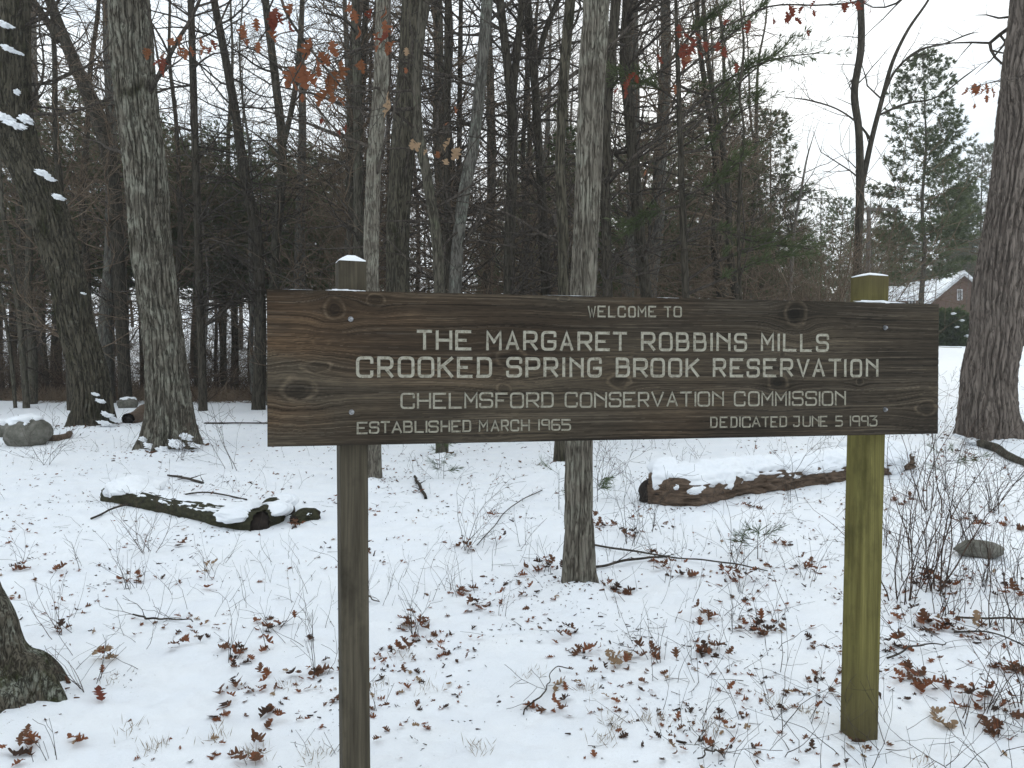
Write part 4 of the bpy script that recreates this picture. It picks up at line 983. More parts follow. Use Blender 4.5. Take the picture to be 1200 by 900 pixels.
lying('fallen_branch', 'bare brown fallen branch lying below the massive right trunk', 'branch', [(1149,527,9),(1165,531,10),(1182,539,9),(1206,548,8)], 'bark_olive', .9, False, 9, .003)
lying('fallen_branch', 'dark wood chunk dusted with snow between the two big left oaks', 'wood', [(148,500,14),(157,496,16),(166,490,18),(174,486,14)], 'rot', .6, False, 10, .01, .6, .6, .3)
lying('bark_slab', 'reddish brown slab of bark beside the snowy boulder', 'bark', [(50,516,7),(62,518,9),(74,515,8),(81,510,6)], 'rot', .5, False, 11, .006)
def rock(px, py, dims, seed, label, snow=True, mat='rock', group=None):
    q = on_ground(px, py); root = thing('boulder', label, 'rock', q, R.uniform(-.3, .3), group)
    link('stone', blob('stone', M[mat], dims, seed, .35, 5, False, 1.1), root, (0, 0, dims[2]*.55))
    if snow: link('snow_cap', blob('snow_cap', M['snow'], (dims[0]*.78, dims[1]*.8, dims[2]*.4), seed+4, .45, 4, False, 1.7), root, (0, .02, dims[2]*1.27))
rock(31, 521, (.32, .28, .27), 3, 'grey boulder with a snow cap left of the leaning oak')
rock(3, 511, (.30, .25, .17), 5, 'low grey rock at the left edge beside the snow capped boulder')
rock(1148, 652, (.15, .11, .055), 12, 'flat grey stone in the brush right of the green post', False)
rock(150, 478, (.25, .2, .16), 9, 'dark stump like rock behind the lichen oak')

# ------------------------------------------------------------------ leaves
def oak_outline(seed):
    rnd = random.Random(seed); pts = []; lob = [(.10,.07),(.19,.24),(.27,.27),(.31,.11),(.41,.38),(.50,.42),(.53,.15),(.64,.34),(.72,.33),(.75,.13),(.85,.20),(.93,.15)]
    L_ = [(0, 0)]+[(a+rnd.gauss(0, .015), b_*.8*(1+rnd.gauss(0, .15))) for a, b_ in lob]+[(1, 0)]
    R_ = [(a+rnd.gauss(0, .02), b_*.8*(1+rnd.gauss(0, .17))) for a, b_ in lob]
    V = []; F = []
    for (a, b_) in L_: V.append((a, b_))
    for (a, b_) in R_: V.append((a, -b_))
    nL = len(L_)
    for (a, b_) in lob: V.append((a, 0))
    # centre strip
    cidx = [0]+[nL+len(R_)+i for i in range(len(lob))]+[nL-1]
    li = list(range(nL)); ri = [0]+[nL+i for i in range(len(R_))]+[nL-1]
    for i in range(nL-1):
        F.append((cidx[i], cidx[i+1], li[i+1], li[i])); F.append((cidx[i+1], cidx[i], ri[i], ri[i+1]))
    V = np.array(V, float); c1, c2 = rnd.uniform(.1, 1.9), rnd.uniform(-1.0, 1.3)
    z = c1*V[:, 1]**2*1.6+c2*(V[:, 0]-.5)**2*.8+.05*np.sin(V[:, 0]*9+seed)*1+.10*V[:, 1]*math.sin(seed)
    return np.c_[V[:, 0], V[:, 1], z], F
OUT = [oak_outline(k) for k in range(8)]
LEAFM = {}
def leaf_mesh(k, mat):
    key = (k, mat)
    if key not in LEAFM:
        V, F = OUT[k]; me = bpy.data.meshes.new('leaf'); me.from_pydata([tuple(v) for v in V], [], [tuple(dict.fromkeys(f)) for f in F]); me.materials.append(M[mat]); me.update(); LEAFM[key] = me
    return LEAFM[key]
def leaf(parent, loc, size, rot, mat):
    o = link('leaf', leaf_mesh(R.randrange(8), mat), parent, loc); o.scale = (size,)*3; o.rotation_euler = rot; return o
# overhanging oak twigs with last leaves near the camera
def overhang(name, label, Y, paths, leaves):
    p0 = atY(*paths[0][0][:2], Y); root = thing(name, label, 'branch', p0)
    rnd = random.Random(len(leaves)*7+int(Y*10))
    allp = []
    for k, pth in enumerate(paths):
        P = [(*atY(x, y, Y+dy), wd/900*Y/4) for (x, y, wd, dy) in pth]; g = trunk_mesh('twig', P, M['twig'], p0, 7, 30, 0, .05, 0, .4, k, .08); link('twig', g, root)
        allp.append(resample(P, 30)[:, :3])
    A = np.concatenate(allp); segs = []
    more = []
    for (x, y, szp, mt) in leaves:
        if rnd.random() < .75: more.append((x+rnd.gauss(0, 13), y+abs(rnd.gauss(0, 14)), szp*rnd.uniform(.6, 1), mt))
    for (x, y, szp, mt) in leaves+more:
        q = np.array(atY(x, y, Y+rnd.uniform(-.15, .15))); i = int(np.argmin(np.linalg.norm(A-q-np.array([0, 0, .03]), axis=1))); n_ = A[i]
        m_ = (q+n_)/2+np.array([0, 0, .02]); segs += [(*n_, *m_, .0022, .0016), (*m_, *q, .0016, .0010)]
        leaf(root, Vector(q)-p0, szp/900*Y*.88, (rnd.uniform(-1.2, 1.2), rnd.uniform(.7, 1.5), rnd.uniform(0, 6.28)), mt)
    for k in range(6):
        P = allp[k % len(allp)]; c = P[rnd.randrange(8, 29)]; grow(segs, tuple(c), (rnd.gauss(0, 1), rnd.gauss(0, .4), rnd.gauss(0, .6)), rnd.uniform(.2, .5), .0025, 1, 2, rnd, .2, .0, .5, .001, .12)
    link('twigs', segs_mesh('twigs', segs, M['twig'], p0), root)['kind'] = 'stuff'
rd, br_, og, tn = 'leaf_red', 'leaf_rust', 'leaf_orange', 'leaf_tan'
overhang('oak_branch', 'oak twig with dark red and rust leaves hanging above the left end of the sign', 4.4,
  [[(300,-90,9,.3),(325,-20,8,.1),(338,20,7,0),(362,55,6,0),(392,92,4,-.1),(430,135,3,-.1)], [(338,20,5,0),(318,30,4,0),(304,48,3,.1)], [(362,55,4,0),(352,78,3,0),(340,100,3,0)]],
  [(322,6,22,rd),(326,20,22,rd),(318,14,20,rd),(342,2,20,br_),(312,34,20,br_),(303,48,17,br_),(366,44,30,br_),(374,62,26,br_),(352,72,36,br_),(346,76,32,br_),(345,100,14,br_),(398,70,26,og),(392,82,22,og),(386,92,28,og),(384,104,28,og),(392,108,24,og),(423,68,20,og),(372,70,20,br_),(410,2,24,br_),(414,10,18,br_),(436,8,16,rd),(378,140,13,rd)])
overhang('oak_branch', 'oak twig with rust and bleached tan leaves in front of the thick dark trunks', 4.3,
  [[(470,-80,7,.2),(458,-10,6,.1),(456,40,4,0),(458,90,3,0),(464,140,2,0)], [(458,60,3,0),(480,100,3,0),(500,140,2,0),(526,150,2,0)]],
  [(450,22,22,br_),(458,34,26,rd),(468,30,24,br_),(464,46,22,br_),(452,50,18,br_),(455,6,20,br_),(476,55,13,tn),(457,106,24,tn),(460,116,26,tn),(484,162,16,tn),(484,168,14,tn),(529,160,22,tn),(531,172,20,tn),(512,178,14,og),(406,146,12,rd),(532,124,12,br_)])
overhang('oak_branch', 'oak twig with a few rust leaves reaching right past the lichen oak', 4.8,
  [[(300,-60,6,.3),(270,0,5,.1),(245,40,4,0),(215,50,3,0),(190,62,2,0)]],
  [(174,56,20,og),(203,44,18,br_),(208,50,18,br_),(213,40,16,br_),(192,66,18,rd),(196,70,14,rd),(232,46,20,br_),(240,54,16,br_),(247,46,16,rd),(286,28,20,br_),(300,20,18,br_)])
overhang('oak_branch', 'long oak bough with red leaves along the top right, left of the forked tree', 5.2,
  [[(1060,-60,8,.5),(1003,2,5,.2),(960,6,4,.1),(900,8,4,0),(850,30,4,0),(800,38,3,0),(757,36,3,0),(730,55,2,0)], [(850,30,3,0),(835,60,3,0),(815,90,2,0)]],
  [(745,84,16,rd),(738,92,16,rd),(733,88,14,rd),(758,198,14,og),(800,40,22,rd),(806,50,20,rd),(812,44,20,rd),(825,48,18,rd),(800,60,24,rd),(806,66,20,br_),(842,50,16,rd),(846,56,16,rd),(880,22,18,rd),(925,6,18,rd),(930,16,18,rd),(922,12,18,rd),(932,20,14,rd),(956,0,12,rd),(992,2,14,rd),(1000,4,14,rd),(995,-2,14,rd),(795,28,18,rd),(1006,0,12,rd)])
overhang('oak_branch', 'hanging pair of brown leaves against the sky left of the massive right trunk', 6.0,
  [[(1235,60,6,.3),(1190,92,3,.1),(1160,97,2,0),(1134,104,2,0)]], [(1143,98,16,br_),(1146,102,16,br_),(1156,98,16,br_),(1158,102,14,br_),(1136,102,12,br_)])

# clumps of dead leaves on the snow, each a thing that one can point to
CL = [(18,672,26,6,'left edge above the near trunk base'),(25,885,40,7,'bottom left corner below the near trunk base'),(68,670,12,2,'by the left edge, small and single'),(75,740,12,3,'with dark twigs right of the near trunk base'),
 (114,775,16,5,'standing upright on a twig right of the near trunk base'),(122,830,10,1,'one red leaf lying flat at the lower left'),(93,875,14,3,'sparse and tan near the bottom left corner'),(155,680,20,5,'below the mossy log at its left end'),
 (215,640,18,3,'just below the middle of the mossy log'),(245,668,20,3,'flat tan pair below the mossy log'),(235,694,16,1,'single flat tan leaf left of the left post'),(225,755,28,4,'flat row left of the left post'),
 (320,733,36,8,'large dark one left of the left post'),(275,770,44,10,'large curled one left of the left post'),(290,805,46,10,'large branching one lower left of the left post'),(363,745,12,2,'small one close left of the left post'),
 (370,787,36,6,'close beside the left post'),(310,840,28,4,'pair below the large branching clump'),(245,847,18,3,'small one near the bottom at the left'),(295,885,34,5,'in dead grass at bottom left'),
 (345,620,20,5,'just below the hollow log stub'),(490,735,40,12,'around a twiggy sprout right of the left post'),(470,762,22,5,'just below the twiggy sprout right of the left post'),(545,645,18,4,'on a stem between left post and near grey trunk'),
 (580,607,16,3,'small rust one below the letters CHELMSFORD'),(583,637,15,3,'small rust one right of the stemmed clump'),(565,710,40,10,'scattered wide one left of the near grey trunk'),(540,690,20,4,'by a bent sprout left of the near grey trunk'),
 (490,578,14,3,'dark one at a stick end below ESTABLISHED'),(615,698,10,2,'single upright one left of the near grey trunk'),(640,665,50,14,'thick one heaped left of the near grey trunk'),(705,620,30,10,'behind the near grey trunk at its right'),
 (728,695,30,8,'right of the foot of the near grey trunk'),(745,630,24,7,'dark one at a stem right of the near grey trunk'),(670,745,20,4,'below the foot of the near grey trunk'),(682,762,16,3,'single crumpled one lower than the near grey trunk'),
 (725,778,34,6,'pale one between the near grey trunk and the green post'),(765,770,30,6,'dark one between near grey trunk and green post'),(830,770,40,10,'wide rust one left of the green post'),(650,830,26,4,'at the end of a curved twig'),
 (645,808,12,2,'small tan one above the curved twig'),(860,680,30,12,'tall rust one behind the green post'),(890,742,34,10,'curling one nearest left of the green post'),(820,725,34,7,'flat row left of the green post'),
 (945,668,26,7,'dark one close left of the green post'),(800,672,30,7,'dark one under the right log'),(770,665,20,6,'rust one by a stem under the right log'),(920,640,20,4,'small one below the right log near the green post'),
 (1070,805,44,12,'long curled one right of the green post foot'),(1045,762,20,6,'small tall one beside the green post'),(1095,735,70,20,'largest heap in the brush right of the green post'),(1180,790,30,8,'in the brush near the right edge'),
 (1150,830,56,14,'large one in the lower right brush'),(1168,868,18,4,'small one near the bottom right corner'),(1100,848,30,3,'pale flat pair right of the green post foot'),(1085,680,50,16,'dark one in the thick brush right of the green post'),
 (1145,615,34,9,'by the flat grey stone'),(1190,620,24,7,'at the right edge above the flat grey stone'),(1055,590,30,9,'behind the green post at its right'),(1190,700,30,8,'at the right edge beside dark stems'),
 (1125,745,34,6,'bleached tan one in the brush, the palest'),(1120,535,44,12,'below the end of the sign'),(880,595,20,5,'small rust one in front of the right log')]
rnd = random.Random(3)
for (x, y, wd, n, where) in CL:
    q = on_ground(x, y); s = q.y/900; pale = 'pale' in where or 'tan' in where
    root = thing('leaf_clump', ('fallen red leaf ' if n == 1 and 'red' in where else 'dead oak leaf ' if n == 1 else 'dead leaf clump ')+'on snow '+where, 'leaves', q, 0, 'dead oak leaves on the snow')
    for k in range(n if n < 3 else int(n*1.5)):
        dx, dy = rnd.gauss(0, wd*s*.30), rnd.gauss(0, wd*s*.38); up = abs(rnd.gauss(0, .012))*(3 if 'upright' in where or 'tall' in where or 'stem' in where else 1)
        z = float(gz(q.x+dx, q.y+dy))-q.z+.006+up
        mt = rnd.choice(['leaf_tan', 'leaf_tan', 'leaf_rust']) if pale else ('leaf_red' if 'red leaf' in where else rnd.choice(['leaf_rust', 'leaf_brown', 'leaf_brown', 'leaf_dark', 'leaf_rust']))
        leaf(root, (dx, dy, z), rnd.uniform(.045, .085) if n > 1 else .09, (rnd.gauss(0, .42), rnd.gauss(-.15, .38), rnd.uniform(0, 6.28)), mt)

# ------------------------------------------------------------------ sprouts and shrubs on the snow
def sprout(px, py, hp, ns, lean, label, mat='twig_red', spread=.35, fork=.5, thick_=1.0, name='bare_sprout', group='bare twiggy sprouts standing in the snow', low=False):
    q = on_ground(px, py); H = hp/900*q.y; root = thing(name, label, 'plant', q, 0, group); rn = random.Random(int(px*7+py))
    for k in range(ns):
        segs = []; a = rn.uniform(0, 6.28); tilt = abs(rn.gauss(spread, spread*.4)); d = (math.cos(a)*math.sin(tilt)+lean, math.sin(a)*math.sin(tilt)*.6, math.cos(tilt))
        L = H*rn.uniform(.5, 1.1); r0 = (.0014+.0026*L)*thick_
        grow(segs, (rn.gauss(0, .04*H+.01), rn.gauss(0, .04*H+.01), -.02), d, L, r0, 1, 3 if L > .35 else 2, rn, .13, .02, fork, .0009*max(1, q.y/5), max(.06, L*.12))
        link('stem', segs_mesh('stem', segs, M[mat], (0, 0, 0), .004), root)
SP = [(25,665,45,4,.1,'dark twigs with leaves at the left edge above the near trunk base'),(75,745,75,5,-.3,'small dark twiggy sprout left of the near pale patch of snow'),(115,800,60,3,.2,'sprout carrying upright rust leaves lower left'),
 (100,815,85,3,-.6,'two long thin stems leaning left at the lower left'),(155,690,70,6,.1,'black stubby sprout below the mossy log'),(170,650,110,7,-.1,'fine tall twigs crossing the left end of the mossy log'),(95,665,60,2,-.3,'thin pair of stems left of the mossy log'),
 (245,680,60,3,.1,'small stems below the mossy log'),(190,725,50,3,.3,'twigs beside the long fallen stick'),(270,770,90,4,0,'thin stems rising from the large curled leaf clump'),(320,735,75,3,.2,'thin stems rising from the large dark leaf clump'),
 (303,760,85,1,0,'one straight upright stem left of the left post'),(378,790,110,3,-.1,'tall thin stems close left of the left post'),(60,890,60,5,-.2,'broken dark twigs in the bottom left corner'),
 (400,880,30,5,0,'short dry stalks at the foot of the left post'),(485,745,60,7,-.2,'twiggy sprout right of the left post ringed by dead leaves'),(440,830,50,3,.2,'thin dry stem near the bottom right of the left post'),
 (545,645,100,6,.15,'open fan of thin stems midway between left post and near grey trunk'),(525,690,50,4,-.2,'bent little sprout left of the near grey trunk'),(585,720,40,3,.1,'short bent twigs below the left of the near grey trunk'),
 (635,670,55,5,.1,'dark crooked stems close left of the near grey trunk'),(740,640,95,5,-.05,'upright dark stems right of the near grey trunk'),(765,625,80,4,.2,'dark stems in front of the hollow log end'),
 (735,705,60,1,.1,'single dark leaning stem right of the near grey trunk'),(858,665,110,4,0,'tall straight stems in front of the right log'),(865,700,60,5,.1,'short stems in rust leaves behind the green post'),
 (770,780,60,4,.1,'thin stems between near grey trunk and green post'),(890,750,60,4,-.1,'thin stems left of the green post'),(945,680,80,5,.1,'thin stems close left of the green post'),(930,590,110,3,0,'thin tall stems crossing the right log'),
 (820,575,80,5,0,'thin stems crossing the snowy top of the right log'),(700,570,80,5,.3,'wispy stems right of the near grey trunk below the sign'),(900,730,50,3,.3,'little crooked stems nearest the green post on its left'),
 (1060,705,180,9,.05,'tall dark stems right of the green post'),(1090,690,220,12,.25,'dense bushy shrub right of the green post'),(1110,720,120,10,-.1,'tangled low stems in the leaf heap right of the green post'),
 (1130,640,140,8,.1,'mid height stems below the end of the sign'),(1165,600,110,12,.1,'bushy clump of stems under the massive right trunk'),(1190,690,90,8,-.2,'dark forked shrub at the right edge'),
 (1095,600,150,6,0,'dark upright stems touching the end of the sign'),(1180,740,150,8,.2,'arching brown stems at the right edge'),(1125,850,80,4,.3,'black broken stubs in the lower right brush'),
 (1160,840,110,5,.4,'black slanting stems in the lower right brush'),(1195,830,130,6,-.1,'thin red stems at the lower right edge'),(1170,870,60,3,.1,'thin curved stem near the bottom right corner'),(1040,640,90,5,0,'stems just right of the green post'),
 (1155,690,130,7,-.2,'pale brown stems behind the bleached leaf'),(1075,640,170,7,.1,'slender upright stems behind the dense bushy shrub'),
 (425,700,60,2,.2,'hairline stem close right of the left post'),(610,640,70,3,.2,'hairline stems below CONSERVATION'),(255,470,90,8,.2,'dark brushy stems behind the lichen oak at its right'),
 (272,552,110,3,-.2,'slanting thin sapling left of the sign bottom'),(55,545,70,5,.1,'thin dark sprig by the boulder'),(210,540,60,6,.3,'twigs at the foot of the lichen oak')]
for (x, y, h, ns, ln, lab) in SP: sprout(x, y, h, ns, ln, lab, 'twig_red' if x > 1000 or R.random() < .4 else 'twig', .42 if x < 1000 else .24, .55 if x < 1000 else .34, 1.0 if x < 1000 else 1.25)
# fallen sticks: pixel paths on the ground
ST = [([(695,642,4),(735,650,4),(785,655,3),(850,668,3),(900,672,2)],'long dark stick crossing the snow right of the near grey trunk'),([(698,665,5),(730,662,5),(784,653,4)],'short dark stick touching the right of the near grey trunk'),
 ([(610,838,3),(636,818,3),(640,803,2),(655,790,2),(672,788,2)],'curved thin twig at the bottom centre'),([(155,722,3),(180,732,4),(200,729,3),(228,731,2)],'crooked stick lying left of the left post'),
 ([(108,610,4),(140,598,4),(175,590,4),(235,583,3),(290,588,3)],'long thin branch lying over the mossy log'),([(196,558,3),(215,562,5),(238,566,5)],'short dark stick above the mossy log'),
 ([(486,560,5),(492,572,6),(499,585,6)],'short greenish stick end sticking up below ESTABLISHED'),([(240,497,4),(280,498,3),(335,497,3)],'level thin stick running to the left end of the sign'),
 ([(1040,775,4),(1075,765,3),(1110,757,2)],'thin stick right of the green post'),([(1120,726,4),(1160,731,4),(1205,728,4)],'dark level stick at the right edge'),([(1118,745,4),(1165,752,3),(1210,765,3)],'second dark stick sloping down at the right edge'),
 ([(635,575,2),(600,600,2),(560,640,2)],'long hairline twig leaning below the sign centre'),([(405,690,2),(425,700,3),(445,706,2)],'small twig beside the left post'),([(820,895,3),(1125,885,0)][:1]+[(835,890,3),(850,893,2)],'tiny twig at the bottom edge')]
for pts, lab in ST:
    P = []
    for (x, y, wd) in pts:
        q = on_ground(x, y); P.append((q.x, q.y, q.z+.012+.02*(len(P) % 2), max(.0018, wd/900*q.y/2*.62)))
    P = [(a+rnd.gauss(0, .006), b_+rnd.gauss(0, .008), c_, r0) for (a, b_, c_, r0) in resample(P, max(6, len(P)*3)).tolist()]
    b0 = Vector(P[0][:3]); root = thing('fallen_stick', lab, 'stick', b0, 0, 'sticks lying on the snow'); rn = random.Random(int(b0.x*100))
    link('stick', trunk_mesh('stick', P, M['twig'], b0, 7, 30, 0, .05, 0, .4, 3, .15), root); sg = []
    Q = resample(P, 12)
    for k in range(4): c = Q[rn.randrange(2, 12)]; grow(sg, tuple(c[:3]), (rn.gauss(0, .7), rn.gauss(0, .7), .3), rn.uniform(.06, .25), c[3]*.5, 1, 2, rn, .2, -.01, .6, .0012, .05)
    link('side_twigs', segs_mesh('side_twigs', sg, M['twig'], b0), root)['kind'] = 'stuff'
# pine seedlings
def seedling(px, py, hp, label, Y=None, n=5):
    q = on_ground(px, py); H = hp/900*q.y; root = thing('pine_seedling', label, 'plant', q, 0, 'little pine seedlings'); g_ = np.random.default_rng(px); rn = random.Random(px)
    C, D, sg = [], [], [(0, 0, -.02, 0, 0, H, .004, .002)]
    for k in range(n):
        a = rn.uniform(0, 6.28); z = H*rn.uniform(.35, 1); L = H*rn.uniform(.4, .9); d = np.array([math.cos(a), math.sin(a), .25]); e = np.array([0, 0, z])+d*L; sg.append((0, 0, z, *e, .002, .0015))
        for t in (.4, .7, 1): C.append(np.array([0, 0, z])+d*L*t); D.append(d)
    V, F = tufts(np.array(C), np.array(D), 14, .10, .0022, g_, .45); link('needles', mesh_from('needles', V, F, M['needle_green'], False), root)['kind'] = 'stuff'
    link('stem', segs_mesh('stem', sg, M['twig'], (0, 0, 0)), root)
for a in ((515,548,26,'tiny green pine seedling below ESTABLISHED MARCH'),(655,600,45,'feathery green pine seedling left of the near grey trunk'),(700,590,28,'small pine sprig right of the near grey trunk'),
          (888,655,34,'pine seedling half buried in snow before the right log'),(1108,575,50,'pine sprig below the end of the sign'),(520,560,20,'low pine sprig in the snow below the bowed tree')): seedling(*a)

# young pine whose green boughs reach over the upper right of the sign
def boughs(label, Y, tx, trunk_px, limbs, mat='needle_green', blade=.13, bw=.006, nb=9):
    P = path3(trunk_px, Y); b0 = Vector((P[0][0], P[0][1], float(gz(P[0][0], P[0][1])))); P = [(P[0][0], P[0][1], b0.z-.3, P[0][3])]+P
    root = thing('pine_tree', label, 'tree', b0); link('trunk', trunk_mesh('trunk', P, M['bark_dark'], b0, 12, 50, 0, .05, .1, .3, 3, .06), root)
    g_ = np.random.default_rng(int(Y*10)); rn = random.Random(int(Y*7)); C, D, sg = [], [], []
    for pth in limbs:
        Q = resample([(*atY(x, y, Y+dy), wd/900*Y/2) for (x, y, wd, dy) in pth], 26)
        for i in range(25):
            sg.append((*Q[i, :3], *Q[i+1, :3], Q[i, 3], Q[i+1, 3]))
            if i > 6:
                dv = Q[i+1, :3]-Q[i, :3]; dv /= np.linalg.norm(dv)
                for s in (-1, 1):
                    if rn.random() < .25: continue
                    d2 = dv*.7+np.array([s*rn.uniform(-.2, .3), s*rn.uniform(.3, .9), rn.uniform(-.25, .45)]); d2 /= np.linalg.norm(d2); L = rn.uniform(.15, .55); p = Q[i, :3]
                    sg.append((*p, *(p+d2*L), .004, .002))
                    for t in np.arange(.35, 1.01, .22): C.append(p+d2*L*t); D.append(d2)
    V, F = tufts(np.array(C), np.array(D), nb, blade, bw, g_, .45, .1)
    link('branches', segs_mesh('branches', sg, M['twig'], (0, 0, 0)), root, -b0)['kind'] = 'stuff'
    link('foliage', mesh_from('foliage', V-np.array(b0), F, M[mat], False), root)['kind'] = 'stuff'
boughs('young pine with bright green boughs reaching over the sign right of centre', 11.5, 0, [(810,520,10),(806,400,9),(800,250,8),(795,100,6),(792,0,4)],
  [[(803,330,4,0),(830,312,3,.1),(870,296,3,.2),(915,288,2,.3),(950,292,1,.4)], [(804,345,4,0),(840,330,3,-.2),(880,310,2,-.3),(925,300,1,-.2)], [(801,270,4,0),(840,268,3,.2),(880,282,2,.3),(905,285,1,.3)],
   [(801,240,4,0),(770,248,3,0),(735,268,2,0)], [(798,160,4,0),(835,130,3,0),(880,85,2,.2),(915,60,1,.3)], [(797,140,4,0),(850,95,3,0),(905,70,2,-.3),(960,62,1,-.3)],
   [(798,180,4,0),(830,170,3,.5),(870,130,2,.5),(900,118,1,.6)], [(795,90,3,0),(830,60,3,0),(870,30,2,.3),(900,0,1,.3)], [(796,120,3,0),(765,100,2,0),(730,90,1,0)], [(800,230,3,0),(835,215,2,-.4),(865,190,1,-.5)],
   [(796,100,3,0),(820,110,3,.7),(855,118,2,.8),(880,112,1,.9)], [(794,60,3,0),(820,30,2,.2),(850,8,1,.3)]], 'needle', .14, .006, 8)

# ------------------------------------------------------------------ litter nobody could count
def scatter(n, ymin, ymax, dens_scale, seed, thr=.35, right=1.0):
    g_ = np.random.default_rng(seed); out = []
    while sum(len(a) for a in out) < n:
        Y = ymin*(ymax/ymin)**g_.random(20000); X = Y*g_.uniform(-.80, .80, 20000)
        k = fbm(X/dens_scale, Y/dens_scale, seed, 3)+.10*np.clip(X/Y, -.3, .5)*right+.05*np.clip((Y-3)/4, -.5, 1)-.6*np.clip(-X/Y-.12, 0, .3)*np.clip((5-Y)/2, 0, 1)
        keep = g_.random(20000) < np.clip((k-thr)*3.2, 0, 1)**1.6; out.append(np.stack([X[keep], Y[keep]], 1))
    return np.concatenate(out)[:n], g_
def leaf_litter():
    XY, g_ = scatter(3400, 2.4, 17, .42, 5, .41); n = len(XY); V, F, MI = [], [], []; nv = 0; mats = ['leaf_rust', 'leaf_brown', 'leaf_dark', 'leaf_tan']
    Z = gz(XY[:, 0], XY[:, 1])
    for i in range(n):
        v, f = OUT[i % 8]; s = g_.uniform(.016, .052); a = g_.uniform(0, 6.28); t1, t2 = g_.normal(0, .4), g_.normal(0, .4)
        Rm = np.array(Matrix.Rotation(a, 3, 'Z') @ Matrix.Rotation(t1, 3, 'X') @ Matrix.Rotation(t2, 3, 'Y'))
        V.append(v @ Rm.T*s+np.array([XY[i, 0], XY[i, 1], Z[i]+.004])); F.append(np.array(f)+nv); nv += len(v); MI += [int(g_.choice(4, p=[.36, .34, .22, .08]))]*len(f)
    F = np.concatenate(F); me = bpy.data.meshes.new('leaf_litter'); me.from_pydata([tuple(a) for a in np.concatenate(V)], [], [tuple(dict.fromkeys(f)) for f in F.tolist()])
    for m_ in mats: me.materials.append(M[m_])
    me.polygons.foreach_set('material_index', MI); me.update()
    stuff(link('leaf_litter', me), 'scattered small dead leaves over the whole snowy ground', 'leaf litter')
leaf_litter()
def bits():
    XY, g_ = scatter(6500, 2.2, 15, .35, 8, .44); n = len(XY); Z = gz(XY[:, 0], XY[:, 1]); s = g_.gamma(1.6, .0017, n)*(1+XY[:, 1]/12); a = g_.uniform(0, 6.28, n)
    d = np.stack([np.cos(a), np.sin(a), g_.normal(0, .3, n)], 1); P0 = np.c_[XY, Z+.002]; V, F = prisms(np.c_[P0, P0+d*s[:, None]*2.2, s*.45, s*.25], 3)
    stuff(link('bark_bits', mesh_from('bark_bits', V, F, M['leaf_dark'])), 'tiny dark bark bits and needles peppering the snow', 'debris')
bits()
def feet():
    g_ = np.random.default_rng(77); P, Sg = [], []
    for tr in TREES:
        if not tr['hi']: continue
        (x, y), r = tr['base'], tr['P'][0][3]; n = int(60+500*r)
        a = g_.uniform(0, 6.28, n); d = r*1.25+g_.exponential(.12+.3*r, n); P.append(np.stack([x+np.cos(a)*d, y+np.sin(a)*d, g_.uniform(.3, 1, n)*(.22+y/12)], 1))
    P = np.concatenate(P); Z = gz(P[:, 0], P[:, 1]); n = len(P); s_ = g_.gamma(1.7, .0035, n)*P[:, 2]*1.4
    d = g_.normal(0, 1, (n, 3)); d[:, 2] *= .3; d /= np.linalg.norm(d, axis=1, keepdims=True); P0 = np.c_[P[:, :2], Z+.003]
    V, F = prisms(np.c_[P0, P0+d*s_[:, None]*2.6, s_*.6, s_*.3], 4)
    stuff(link('bark_crumbs', mesh_from('bark_crumbs', V, F, M['leaf_brown'])), 'dark bark crumbs and leaf scraps gathered round the trunk feet', 'debris')
feet()
def stems():
    XY, g_ = scatter(1000, 2.6, 20, .9, 12, .42, 1.6); n = len(XY); Z = gz(XY[:, 0], XY[:, 1]); segs = []
    rn = random.Random(5)
    for i in range(n):
        x, y = XY[i]; H = rn.uniform(.06, .34)*(1+.5*(x/y > .35)); p = (x, y, Z[i]-.01); th = rn.uniform(.6, 1.5); a = rn.uniform(0, 6.28)
        grow(segs, p, (math.cos(a)*math.cos(th), math.sin(a)*math.cos(th), math.sin(th)), H, .0012+.002*H, 2, 3, rn, .14, .02, .35, .0007*max(1, y/5), .07)
    stuff(link('dead_stems', segs_mesh('dead_stems', segs, M['twig'], (0, 0, 0), .004)), 'hair thin dead plant stems standing all over the snow', 'dead stems')
    XY, g_ = scatter(460, 2.8, 14, .8, 19, .36); Z = gz(XY[:, 0], XY[:, 1]); segs = []
    for i in range(len(XY)):
        a = rn.uniform(0, 6.28); grow(segs, (XY[i, 0], XY[i, 1], Z[i]+.008), (math.cos(a), math.sin(a), .02), rn.uniform(.03, .16), rn.uniform(.001, .0024), 2, 3, rn, .12, -.004, .4, .001, .06)
    stuff(link('fallen_twigs', segs_mesh('fallen_twigs', segs, M['twig'], (0, 0, 0), .004)), 'small dark twigs lying on the snow', 'twigs')
stems()
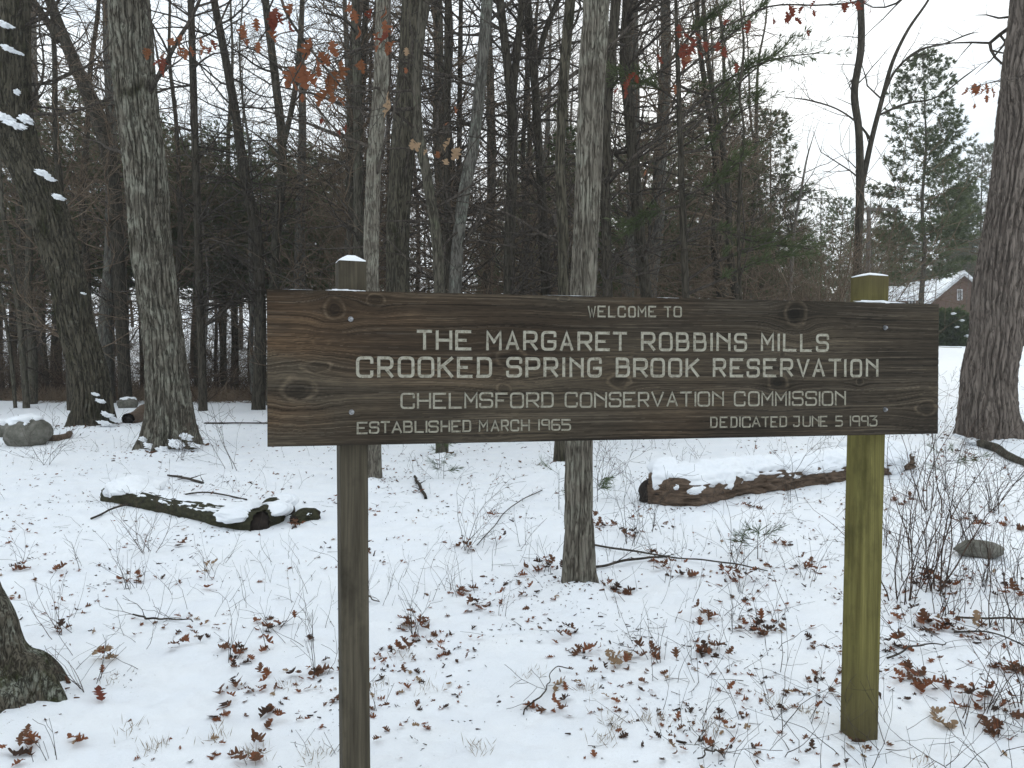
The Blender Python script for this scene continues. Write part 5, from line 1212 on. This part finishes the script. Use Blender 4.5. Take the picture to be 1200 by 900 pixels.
def grass():
    g_ = np.random.default_rng(4); C = []; spots = [(440,805,7),(500,805,6),(335,655+150,5),(940,740+100,9),(715,848,12),(762,850,12),(710,870,9),(297,885,16),(830,858,8),(185,880,10),(370,885,12),(470,770,6),(1083,905,6),(130,800,5),(620,790,5),(690,810,7),(560,880,8),(250,865,8),(905,828,6),(150,860,6)]
    for (x, y, n) in spots:
        q = on_ground(x, y)
        for k in range(n*5): C.append((q.x+g_.normal(0, .03), q.y+g_.normal(0, .04)))
    C = np.array(C); Z = gz(C[:, 0], C[:, 1])-.008; C = np.c_[C, Z]; V, F = tufts(C, np.tile([[0, 0, 1.0]], (len(C), 1)), 1, .055, .0012, g_, .7)
    stuff(link('dead_grass', mesh_from('dead_grass', V, F, M['straw'], False)), 'wisps of dead grass poking through the foreground snow', 'grass')
    # tawny brush of the brook valley beyond the left oaks
    n = 17000; Y = g_.uniform(21, 42, n); X = Y*g_.uniform(-.85, -.2, n); k = fbm(X/2.5, Y/2.5, 3, 3) > .45; X, Y = X[k], Y[k]
    C = np.c_[X, Y, gz(X, Y)-.02]; V, F = tufts(C, np.tile([[0, 0, 1.0]], (len(C), 1)), 4, .50, .010, g_, .8)
    stuff(link('brook_brush', mesh_from('brook_brush', V, F, M['brush'], False)), 'tawny dry grass and brush in the hollow beyond the left oaks', 'brush')
grass()

# ------------------------------------------------------------------ thin winter haze between the far trees
def haze():
    g = Geo(); box(g, -330, 330, -40, 300, -1.5, 46)
    m = bpy.data.materials.new('haze_air'); m.use_nodes = True; t = m.node_tree
    for n in list(t.nodes): t.nodes.remove(n)
    o = t.nodes.new('ShaderNodeOutputMaterial'); v = t.nodes.new('ShaderNodeVolumePrincipled')
    v.inputs['Density'].default_value = .0011; v.inputs['Color'].default_value = (.86, .90, .93, 1); v.inputs['Anisotropy'].default_value = 0
    t.links.new(v.outputs[0], o.inputs['Volume'])
    stuff(link('haze', g.me('haze', m, False)), 'thin pale winter haze hanging through the far woods', 'haze')
haze()
